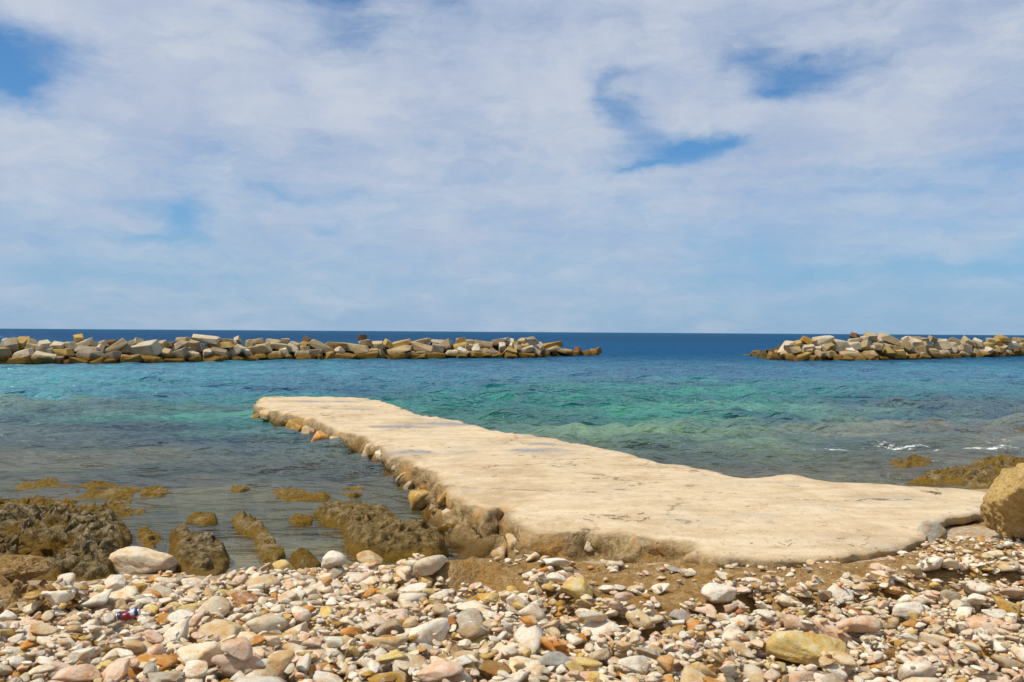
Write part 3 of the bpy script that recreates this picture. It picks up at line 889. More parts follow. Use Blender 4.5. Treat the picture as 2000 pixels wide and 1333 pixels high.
for r_ in range(1, rows):
    for k in range(nb):
        k2 = (k + 1) % nb
        if r_ == 1:
            if bidx[k] is None or bidx[k2] is None:
                continue
            a_, b_ = bidx[k], bidx[k2]
        else:
            a_, b_ = base0 + (r_ - 2) * nb + k, base0 + (r_ - 2) * nb + k2
        c_, d_ = base0 + (r_ - 1) * nb + k2, base0 + (r_ - 1) * nb + k
        F_.append((a_, b_, c_, d_) if area2 < 0 else (a_, d_, c_, b_))
jv = np.vstack(V)
jc = np.array([0.0, 12.0, 0.0])
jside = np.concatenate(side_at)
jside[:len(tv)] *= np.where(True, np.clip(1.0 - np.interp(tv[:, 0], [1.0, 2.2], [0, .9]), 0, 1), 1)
jwet = np.r_[wet, np.zeros(len(jv) - len(wet))]
jetty = link('concrete_jetty', None, loc=jc, label='long flat tan concrete jetty reaching out into the water', cat='jetty')
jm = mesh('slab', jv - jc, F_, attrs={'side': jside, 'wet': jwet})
bmj = bmesh.new()
bmj.from_mesh(jm)
bmesh.ops.recalc_face_normals(bmj, faces=bmj.faces)
bmj.to_mesh(jm)
bmj.free()
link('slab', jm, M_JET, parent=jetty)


def tinted(sub, seed, dims, rot, tint, angular=.6):
    v = stone_shape(sub, seed, angular) * np.asarray(dims)
    v = v @ np.array(Euler(rot).to_matrix()).T
    return v, ICO[sub][1]


PAL = {'white': (.85, .775, .63), 'cream': (.81, .69, .49), 'pink': (.76, .56, .40), 'tan': (.64, .48, .27), 'yellow': (.68, .51, .19), 'ochre': (.50, .31, .08),
       'orange': (.60, .31, .095), 'grey': (.48, .42, .315), 'brown': (.30, .185, .07), 'weed': (.15, .085, .014), 'slate': (.40, .38, .33), 'rust': (.48, .22, .085)}
for k, (a_, b_, w_, h_, c_, z_, lab) in enumerate([
        (824, 978, 56, 42, 'ochre', .12, 'big flat orange stone'), (864, 978, 24, 22, 'orange', .24, None), (894, 998, 30, 24, 'orange', .22, None), (964, 1006, 42, 60, 'ochre', .24, 'tall rusty orange stone'),
        (748, 888, 26, 30, 'cream', .24, None), (624, 858, 36, 34, 'orange', .16, None), (546, 818, 34, 22, 'ochre', .16, None), (576, 832, 36, 26, 'ochre', .14, None), (504, 816, 26, 18, 'ochre', .1, None),
        (690, 862, 26, 24, 'ochre', .2, None), (1074, 1060, 40, 30, 'yellow', .28, 'yellow stone'), (1110, 1048, 34, 26, 'grey', .34, None), (1034, 1072, 54, 32, 'cream', .24, None), (1090, 1086, 34, 26, 'tan', .2, None),
        (856, 1006, 64, 40, 'weed', .08, None), (892, 1038, 66, 44, 'weed', .1, None), (945, 1060, 40, 40, 'weed', .1, None), (660, 866, 34, 28, 'tan', .12, None),
        (726, 884, 40, 34, 'tan', .15, None), (604, 846, 32, 26, 'tan', .12, None), (520, 812, 28, 22, 'tan', .2, None), (1005, 1060, 40, 30, 'tan', .25, None), (1060, 1088, 40, 24, 'cream', .17, None), (790, 935, 36, 26, 'tan', .12, None)]):
    p0 = P(a_, b_, z_)
    s = p0[1] / F
    v, f = tinted(4, 700 + k, (w_ * s / 2, .8 * w_ * s / 2, h_ * s / 2), (rng.normal(0, .2), rng.normal(0, .3) + (.5 if h_ > w_ else 0), rng.uniform(0, .4)), None, .2)
    o = link('embedded_stone', mesh('embedded_stone', v, f, attrs={'tint': np.tile(PAL[c_], (len(v), 1))}), M_PEB, parent=jetty, loc=np.array([0, 0, CAMZ]) + (p0 - np.array([0, 0, CAMZ])) * .9925 - jc)
    if lab:
        o['label'] = lab

nside = np.where(leftside & ~front)[0]
r3 = np.random.default_rng(99)
for k, i_ in enumerate(np.sort(r3.choice(nside, 66, replace=False))):
    t = r3.uniform(.12, .62)
    rr = r3.uniform(.05, .125) * (1.0 if ol[i_, 1] < 15 else .85)
    zz = (float(jz0(*ol[i_])) - .03) * (1 - t) + float(bot[i_]) * t * .7
    q = np.array([ol[i_, 0] + nrm[i_, 0] * (.24 * t ** 1.3 - .04), ol[i_, 1] + nrm[i_, 1] * (.24 * t ** 1.3 - .04), zz])
    c_ = r3.choice(['tan', 'ochre', 'grey', 'brown', 'cream', 'weed'], p=[.34, .2, .14, .12, .06, .14])
    if ol[i_, 1] < 8.2:
        c_ = 'tan' if k % 3 else 'cream'
    v, f = tinted(3, 8000 + k, rr * np.array([r3.uniform(.9, 1.4), r3.uniform(.7, 1.0), r3.uniform(.6, .9)]), (r3.normal(0, .4), r3.normal(0, .4), r3.uniform(0, 6)), None, .9)
    link('embedded_stone', mesh('embedded_stone', v, f, attrs={'tint': np.tile(np.array(PAL[c_]) * .8, (len(v), 1))}), M_PEB, parent=jetty, loc=q - jc)

# dry weed scraps on the jetty
mw, gw = newmat('dry_weed')
finish(gw, (.045, .03, .018), .9)
sv, sf = [], []
rs = random.Random(4)
SPOTS = [(700, 810, 60, 14), (780, 838, 90, 8), (830, 880, 70, 10), (690, 795, 70, 10), (1100, 900, 160, 30), (1250, 900, 80, 14), (1190, 1012, 40, 6), (1330, 960, 300, 40), (1825, 962, 20, 5), (1600, 1060, 150, 14), (1000, 870, 150, 20), (620, 812, 40, 5), (1400, 920, 100, 10)]
for sx_, sy_, ex_, ey_ in SPOTS:
    for q in range(13):
        p0 = Pj(sx_ + rs.gauss(0, ex_ * .5), sy_ + rs.gauss(0, ey_ * .5))
        if sdist(np.array([p0[0]]), np.array([p0[1]]), ol[::4])[0] < .1:
            continue
        L, th, wd = rs.uniform(.02, .13), rs.gauss(0, .9), rs.uniform(.0012, .0036)
        n0 = len(sv)
        for j in range(5):
            s = (j / 4 - .5) * L
            cx, cy = p0[0] + s * math.cos(th), p0[1] + s * math.sin(th) + rs.uniform(-.02, .02)
            zz = float(jetz(cx, cy)) + .003
            sv += [(cx, cy - wd, zz), (cx, cy, zz + wd * 1.2), (cx, cy + wd, zz)]
        for j in range(4):
            for e in (0, 1):
                a_ = n0 + j * 3 + e
                sf.append((a_, a_ + 3, a_ + 4, a_ + 1))
link('seaweed_scraps', mesh('seaweed_scraps', np.array(sv), sf), mw, label='dark dry seaweed scraps scattered on the jetty top', cat='seaweed', kind='stuff')

# ------------------------------------------------------------------ breakwaters: every block its own object
TONE = {'P': (.53, .45, .32), 'W': (.60, .53, .42), 'T': (.42, .32, .18), 'Y': (.42, .29, .10), 'G': (.285, .24, .175), 'B': (.17, .10, .045), 'A': (.30, .20, .075), 'O': (.44, .25, .055), 'R': (.28, .10, .05)}
TNAME = {'P': 'pale', 'W': 'whitish', 'T': 'tan', 'Y': 'yellowish', 'G': 'grey', 'B': 'dark brown', 'A': 'weed stained', 'O': 'orange', 'R': 'reddish'}
BW = {
    (0, 7.692): '15,400,170,230,0,T 120,290,200,250,-30,G 75,230,110,100,20,P 300,230,160,160,-10,Y 440,235,120,130,20,T 330,420,240,180,15,P 240,500,220,120,0,Y 490,310,210,130,-8,T 650,260,150,110,-20,P 610,340,200,90,0,G '
    '620,470,340,190,-5,P 420,520,110,100,0,A 840,500,130,140,10,G 700,360,170,100,-5,G 910,385,280,140,-3,Y 840,280,170,100,5,P 1020,280,160,130,5,P 1220,250,230,110,12,P 1170,165,120,100,0,Y 1300,330,290,110,-5,P '
    '1480,320,100,90,20,P 1300,425,440,130,-8,G 980,520,130,80,0,Y 1150,530,220,80,-5,A 1400,525,280,80,-3,A 1385,255,70,90,0,T 1520,245,110,100,0,T 1640,235,150,90,5,B 1700,310,400,150,25,T 1650,450,220,160,20,G '
    '1640,530,200,70,0,A 1900,490,240,120,0,A 1940,250,120,90,25,P',
    (240, 7.692): '270,330,410,210,-5,P 220,215,140,90,0,P 430,240,110,90,0,P 30,310,120,130,0,T 560,270,130,150,10,T 80,500,260,90,0,A 390,500,360,90,2,A 650,400,150,160,-5,T 790,280,240,90,30,P 840,410,185,160,5,G '
    '750,520,330,70,-2,A 1040,420,210,110,-25,P 1040,500,220,70,0,A 1000,265,240,170,-15,T 960,330,90,100,10,T 900,180,190,70,0,T 720,250,110,80,0,B 1230,180,370,85,-5,P 1160,310,80,100,0,G 1400,270,380,95,3,Y '
    '1530,210,250,70,2,T 1640,260,130,130,0,P 1710,190,90,90,20,P 1250,410,110,150,5,P 1430,380,265,130,-10,G 1660,370,280,130,35,P 1300,510,300,70,0,A 1480,470,150,80,10,Y 1700,480,230,90,0,G 1840,380,90,90,-10,P '
    '1900,260,120,110,0,T 1890,490,140,60,0,A',
    (480, 7.692): '170,330,350,150,12,T 170,220,170,90,10,T 40,240,90,110,0,Y 410,210,180,80,0,T 520,290,280,120,-12,T 410,420,285,115,3,T 570,390,130,180,15,P 700,330,170,120,-20,P 590,200,100,80,0,T 730,270,140,110,-30,T '
    '220,440,190,90,0,Y 80,490,200,60,0,A 650,470,80,70,0,A 830,270,110,80,30,Y 930,200,110,100,-10,B 870,320,110,90,10,T 1100,300,310,150,-35,T 1010,380,260,110,5,G 840,400,200,110,0,P 880,470,260,60,0,A '
    '1340,265,340,95,0,Y 1390,370,130,130,5,P 1270,400,100,80,10,Y 1110,450,90,70,0,A 1240,460,140,70,0,A 1480,455,280,65,0,A 1640,310,380,125,-5,T 1800,240,170,120,20,T 1740,150,90,80,0,B 1810,440,360,70,3,A '
    '1750,400,220,60,0,T 1950,270,190,110,15,T 1900,370,150,90,10,T 1960,400,90,120,0,Y',
    (720, 7.692): '280,240,100,110,-15,Y 165,390,120,140,10,G 470,250,280,90,5,Y 460,350,350,125,3,T 450,450,190,90,5,A 800,210,190,80,10,T 800,310,330,110,-12,T 620,410,190,90,10,T 760,400,150,80,0,G 700,440,120,70,0,A '
    '790,460,130,70,0,A 1040,310,170,130,0,G 1020,220,200,80,-5,P 1160,220,180,70,0,T 1140,290,170,140,15,T 1010,430,300,105,-5,A 1240,380,185,100,-8,P 1380,200,110,110,0,Y 1370,290,240,110,20,Y 1420,380,175,100,-20,W '
    '1480,300,150,110,0,T 1500,220,130,70,0,T 1390,450,160,80,0,A 1620,330,110,115,15,W 1720,240,290,85,-2,T 1730,305,270,60,0,B 1640,420,200,95,-5,Y 1770,430,150,90,0,A 1740,345,130,70,0,T',
    (940, 7.692): '280,200,250,70,2,P 280,250,230,70,0,B 310,305,110,160,0,W 190,390,165,125,-25,P 200,440,160,70,0,A 430,380,175,125,-20,Y 440,440,180,70,0,A 450,215,60,70,0,W 430,285,100,100,20,P 520,250,90,90,0,Y '
    '530,310,130,100,15,T 620,220,115,115,15,T 750,210,165,125,20,G 650,285,140,80,0,T 670,340,235,90,8,P 690,430,245,95,-4,O 820,390,110,125,-25,P 840,440,90,70,0,A 870,270,105,90,-3,P 1050,275,265,105,4,O '
    '1050,325,200,60,10,T 940,380,145,100,0,G 1100,390,90,90,0,Y 1200,350,220,70,-20,T 1290,375,180,90,0,Y 1450,330,80,80,0,R 1440,390,95,70,0,A 1570,390,120,60,0,A 1740,360,110,100,20,B 1680,395,130,55,0,A',
}
BE = {
    (1450, 7.692): '210,390,120,90,0,B 320,400,130,80,0,B 420,385,120,90,5,B 480,425,170,70,-5,A 670,310,240,110,58,P 540,390,100,80,0,A 680,395,160,100,10,T 560,470,300,75,-5,A 750,480,160,70,0,A 850,250,110,95,15,Y '
    '970,200,180,115,-25,O 1220,200,275,130,12,P 1080,230,85,125,0,T 820,350,135,115,10,T 990,310,185,90,15,P 1000,345,150,70,0,Y 940,440,220,110,25,Y 1080,480,240,80,0,A 1130,330,110,90,0,P 1220,310,140,115,20,T '
    '1330,280,110,125,30,Y 1170,400,140,100,0,T 1480,260,235,190,-15,P 1330,400,170,100,10,T 1440,460,140,90,0,A 1690,280,205,130,-3,P 1630,400,325,105,2,T 1620,342,100,55,0,W 1560,490,200,60,0,A 1760,490,160,70,0,A '
    '1850,270,150,155,10,T 1700,190,170,60,0,P 1700,135,110,70,-20,B 1830,175,120,90,0,P 1940,140,155,100,5,T 1920,400,235,100,0,T 1900,490,220,70,0,A 1940,300,110,60,0,P',
    (1690, 6.452): '180,180,130,70,0,P 310,150,265,110,-15,T 290,240,150,80,-8,T 160,240,120,90,0,T 80,400,180,60,0,A 240,400,100,60,0,T 290,320,105,95,0,Y 420,340,165,115,10,Y 400,240,125,95,10,T 510,230,155,145,-30,T '
    '510,155,90,60,10,P 640,200,175,115,-20,P 640,150,110,70,0,T 740,160,120,70,5,T 740,220,105,80,0,Y 590,290,90,95,-10,T 510,360,85,80,0,T 700,290,165,115,15,T 740,345,110,65,0,P 600,380,140,50,0,A 750,385,120,45,0,A '
    '860,150,85,70,-15,T 940,165,90,50,0,P 980,220,205,135,10,P 870,300,130,70,0,T 880,340,180,70,-5,T 1000,315,120,50,0,P 1050,360,240,50,0,A 1130,180,135,90,-20,T 1110,225,100,80,0,P 1110,290,115,80,-5,P '
    '1200,280,115,115,15,T 1240,340,145,80,-15,P 1300,270,125,125,-25,G 1290,190,115,115,-30,T 1370,230,85,95,0,B 1430,190,115,90,-20,P 1400,310,85,80,-20,P 1400,355,110,50,0,A 1530,240,145,105,10,Y 1530,310,135,90,0,P '
    '1490,345,85,65,0,A 1580,170,85,70,0,T 1650,190,125,80,10,O 1740,140,155,80,-5,Y 1800,180,95,80,0,P 1640,270,115,95,0,T 1720,270,95,90,-10,T 1800,310,125,60,0,P 1850,230,215,105,12,P 1950,160,115,70,0,T '
    '1970,270,115,165,0,Y 1900,310,95,80,0,B 1640,335,90,60,0,A 1780,350,120,50,0,A 2060,200,130,110,8,P 2080,300,150,100,-5,T 2150,230,130,120,10,T',
}
ORD = ['', 'first', 'second', 'third', 'fourth', 'fifth', 'sixth', 'seventh', 'eighth', 'ninth', 'tenth', 'eleventh', 'twelfth', 'thirteenth', 'fourteenth', 'fifteenth', 'sixteenth', 'seventeenth', 'eighteenth', 'nineteenth', 'twentieth']
TENS = {20: 'twenty', 30: 'thirty', 40: 'forty', 50: 'fifty', 60: 'sixty', 70: 'seventy'}
TENTH = {30: 'thirtieth', 40: 'fortieth', 50: 'fiftieth', 60: 'sixtieth', 70: 'seventieth'}


def ordinal(n_):
    return ORD[n_] if n_ <= 20 else (TENTH[n_] if n_ % 10 == 0 else TENS[n_ // 10 * 10] + '-' + ORD[n_ % 10])


def block_mesh(dims, seed):
    r_ = np.random.default_rng(seed)
    c = np.array([[sx_, sy_, sz_] for sx_ in (-1, 1) for sy_ in (-1, 1) for sz_ in (-1, 1)], float)
    c *= 1 + r_.uniform(-.34, .10, (8, 3))
    c[:, 0] += c[:, 2] * r_.uniform(-.3, .3) * min(1, dims[2] / dims[0])
    tap = r_.uniform(.72, 1.0)
    c[c[:, 2] > 0, :2] *= tap
    bm_ = bmesh.new()
    cut = r_.integers(0, 8, 3)
    for i_, q in enumerate(c):
        if i_ in cut:
            for ax in range(3):
                q2 = q.copy()
                q2[ax] *= r_.uniform(.35, .7)
                bm_.verts.new(q2 * dims / 2)
        else:
            bm_.verts.new(q * dims / 2)
    r2 = bmesh.ops.convex_hull(bm_, input=bm_.verts)
    loose = [v for v in bm_.verts if not v.link_faces]
    bmesh.ops.delete(bm_, geom=loose, context='VERTS')
    bmesh.ops.dissolve_limit(bm_, angle_limit=.12, verts=bm_.verts, edges=bm_.edges)
    bmesh.ops.bevel(bm_, geom=list(bm_.edges), offset=min(dims) * .07, segments=2, affect='EDGES', profile=.6, clamp_overlap=True)
    me = bpy.data.meshes.new('breakwater_block')
    bm_.to_mesh(me)
    bm_.free()
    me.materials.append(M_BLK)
    return me


def breakwater(spec, bx, by, side, zmax):
    """bx, by: waterline traced in the photo"""
    blocks = []
    for (x0, sc), txt in spec.items():
        for it in txt.split():
            a_ = it.split(',')
            cx, cy, w_, h_, an = map(float, a_[:5])
            blocks.append((x0 + cx / sc, 640 + cy / sc, w_ / sc, h_ / sc, an, a_[5]))
    info = []
    br = np.random.default_rng(77 if side == 'left' else 78)
    for k, (px, py, w_, h_, an, tone) in enumerate(blocks):
        hor = 642 + .0065 * px
        d0 = CAMZ * F / (np.interp(px, bx, by) - hor)
        s = (py - hor) / F
        d = (CAMZ - .25 + .75 * d0) / (.75 + s)
        dr = ray(px, py)
        p0 = np.array([0, 0, CAMZ]) + dr * (d / dr[1])
        W_, H_ = w_ * d / F * 1.22, h_ * d / F * .97
        if tone == 'A':
            H_ = max(H_ * 1.5, .8)
            p0[2] -= .12
        dep = np.clip((W_ + H_) * .5 * br.uniform(.8, 1.2), .7, 2.2)
        p0 = p0 + np.array([0, dep * .22, 0])
        me = block_mesh(np.array([W_, dep, H_]), 900 + k + (0 if side == 'left' else 400))
        o = link('breakwater_block', me, loc=p0, cat='concrete block', group=f'blocks of the {side} breakwater')
        o.rotation_euler = (R(br.normal(12, 17) * min(1, 1.3 * H_ / W_)), R(-an + br.normal(0, 6)), R(br.normal(0, 26) * min(1, 1.5 * H_ / W_)))
        o.color = (*(np.array(TONE[tone]) * br.uniform(.88, 1.12)), 1)
        info.append([o, px, p0[2], tone, W_ / max(H_, .01)])
    rowf = lambda z: 'waterline' if z < .42 else ('middle' if z < 1.15 else 'top')
    for row in ('waterline', 'middle', 'top'):
        mem = sorted([i_ for i_ in info if rowf(i_[2]) == row], key=lambda i_: -i_[1] if side == 'left' else i_[1])
        for n_, (o, px, z, tone, asp) in enumerate(mem):
            shp = 'slab' if asp > 2.6 else ('block' if asp > .8 else 'upright block')
            nth = ordinal(n_ + 1)
            o['label'] = f'{TNAME[tone]} {shp} in the {row} row of the {side} breakwater, {nth} from its tip'
    # dark rubble core under the blocks
    us = np.linspace(0, 1, 90)
    lx = np.interp(us, [0, 1], [bx[0], bx[-1]])
    ly = np.interp(lx, bx, by)
    line = np.array([P(a_, b_, 0) for a_, b_ in zip(lx, ly)])
    prof = np.array([[.5, -.9], [.6, .0], [1.3, .55], [2.1, 1.0 * zmax], [3.0, 1.1 * zmax], [4.0, .7], [5.2, -.9]])
    tip = np.clip(np.minimum(1, (us if side == 'right' else 1 - us) / .14), .12, 1)
    V_ = []
    for (o_, h_) in prof:
        q = line.copy()
        q[:, 1] += o_
        q[:, 2] = np.where(h_ > 0, h_ * tip, h_) + .18 * fbm(np.c_[q[:, :2] * .8, np.full(len(q), h_)], 3, 50)
        V_.append(q)
    link('rubble_core', mesh('rubble_core', np.array(V_).reshape(-1, 3), grid_faces(len(prof), len(us))), M_CORE, label=f'dark rubble filling the gaps between the blocks of the {side} breakwater', cat='rubble', kind='stuff')


M_CORE = mat_crag('core_rubble', (.06, .045, .025), (.15, .11, .06), (.10, .065, .03), .1, .5, pits=2.0)
breakwater(BW, [-60, 0, 100, 300, 500, 720, 950, 1040, 1100, 1175], [714.5, 714, 713.5, 710.5, 705.5, 703, 702, 701, 697, 695], 'left', 1.0)
breakwater(BE, [1470, 1520, 1560, 1700, 1850, 2000, 2040], [697, 704, 707, 706, 701.5, 697, 695.5], 'right', 1.1)

# ------------------------------------------------------------------ boulders
def boulder(name, px, py, w_, h_, z, mat, label, seed, dy=.15, dep=.8, rot=(0, 0, 0), ang_=.45, crag=.05, tint=None, sub=6):
    p0 = P(px, py, z) + np.array([0, dy, 0])
    s = p0[1] / F
    v = stone_shape(sub, seed, ang_, 9) * np.array([w_ * s / 2, w_ * s / 2 * dep, h_ * s / 2])
    n_ = v / np.linalg.norm(v, axis=1)[:, None]
    sz = w_ * s
    v = v + n_ * (crag * sz * fbm(v / sz * 5, 4, seed, .55) + crag * .6 * sz * np.minimum(0, -fbm(v / sz * 9 + 3, 3, seed + 3, .5, True) + .1))[:, None]
    v = v @ np.array(Euler(rot).to_matrix()).T
    return link(name, mesh(name, v, ICO[sub][1], attrs={'tint': np.tile(PAL[tint] if tint else (1, 1, 1), (len(v), 1))}), mat, loc=p0, label=label, cat='rock')


boulder('boulder', 2018, 975, 205, 168, .80, M_BOUL, 'large rounded ochre boulder on the rock shelf at the right edge', 31, .1, .9, (0, -.1, .3), .12, .06)
boulder('boulder', 28, 1122, 104, 62, .30, M_SHELF, 'brown rounded boulder in front of the large pitted rock at the left edge', 33, .1, .8, (0, .1, 0), .4, .05)

# ------------------------------------------------------------------ pebble beach, dropped stone by stone
GRES = .0125
gx0, gy0 = zp[:, 0].min(), max(zp[:, 1].min(), 3.35)
gnx, gny = int((zp[:, 0].max() - gx0) / GRES) + 1, int((zp[:, 1].max() - gy0) / GRES) + 1
GX, GY = np.meshgrid(gx0 + np.arange(gnx) * GRES, gy0 + np.arange(gny) * GRES)
HM = terrain(GX, GY) - PEB * np.clip((sdist(GX, GY, zp) + .15) / .25, 0, 1)
for (ox, oy, rs_, zz) in ROCKTOP:
    ix, iy = np.round((GX - ox) / rs_).astype(int), np.round((GY - oy) / rs_).astype(int)
    ok = (ix >= 0) & (iy >= 0) & (ix < zz.shape[1]) & (iy < zz.shape[0])
    HM[ok] = np.maximum(HM[ok], zz[iy[ok], ix[ok]])
BASE = HM.copy()
ZSD = sdist(GX, GY, zp)
ID = -np.ones(HM.shape, int)
STONES = []


def ell(dims, M3):
    A_ = M3 @ np.diag(1 / np.asarray(dims) ** 2) @ M3.T
    return A_


def foot(x, y, dims, A_):
    r_ = max(dims) * .98
    i0, i1 = int((x - r_ - gx0) / GRES), int((x + r_ - gx0) / GRES) + 2
    j0, j1 = int((y - r_ - gy0) / GRES), int((y + r_ - gy0) / GRES) + 2
    i0, j0, i1, j1 = max(i0, 0), max(j0, 0), min(i1, gnx), min(j1, gny)
    if i1 - i0 < 1 or j1 - j0 < 1:
        return None
    X_ = GX[j0:j1, i0:i1] - x
    Y_ = GY[j0:j1, i0:i1] - y
    bq = A_[0, 2] * X_ + A_[1, 2] * Y_
    cq = A_[0, 0] * X_ ** 2 + 2 * A_[0, 1] * X_ * Y_ + A_[1, 1] * Y_ ** 2 - .9
    dsc = bq ** 2 - A_[2, 2] * cq
    ok = dsc > 0
    if not ok.any():
        return None
    sq = np.sqrt(np.where(ok, dsc, 0))
    return (slice(j0, j1), slice(i0, i1)), ok, (-bq - sq) / A_[2, 2], (-bq + sq) / A_[2, 2]


def rest(x, y, dims, A_, q=.90):
    ft = foot(x, y, dims, A_)
    if ft is None:
        return None
    sl_, ok, lo_, hi_ = ft
    gap = (HM[sl_] - lo_)[ok]
    return float(np.quantile(gap, q)), ft


def place(x, y, dims, rot, tint, seed, named=None, sub=2, ang_=.6, q=.9):
    M3 = np.array(Euler(rot).to_matrix())
    r_ = rest(x, y, dims, ell(dims, M3), q if named is None else .95)
    if r_ is None:
        return None
    zc, (sl_, ok, lo_, hi_) = r_
    k = len(STONES)
    STONES.append([x, y, zc, dims, rot, tint, seed, named, sub, ang_])
    up = np.where(ok, zc + hi_, -9)
    top = up > HM[sl_]
    HM[sl_] = np.where(top, up, HM[sl_])
    ID[sl_] = np.where(top, k, ID[sl_])
    return k


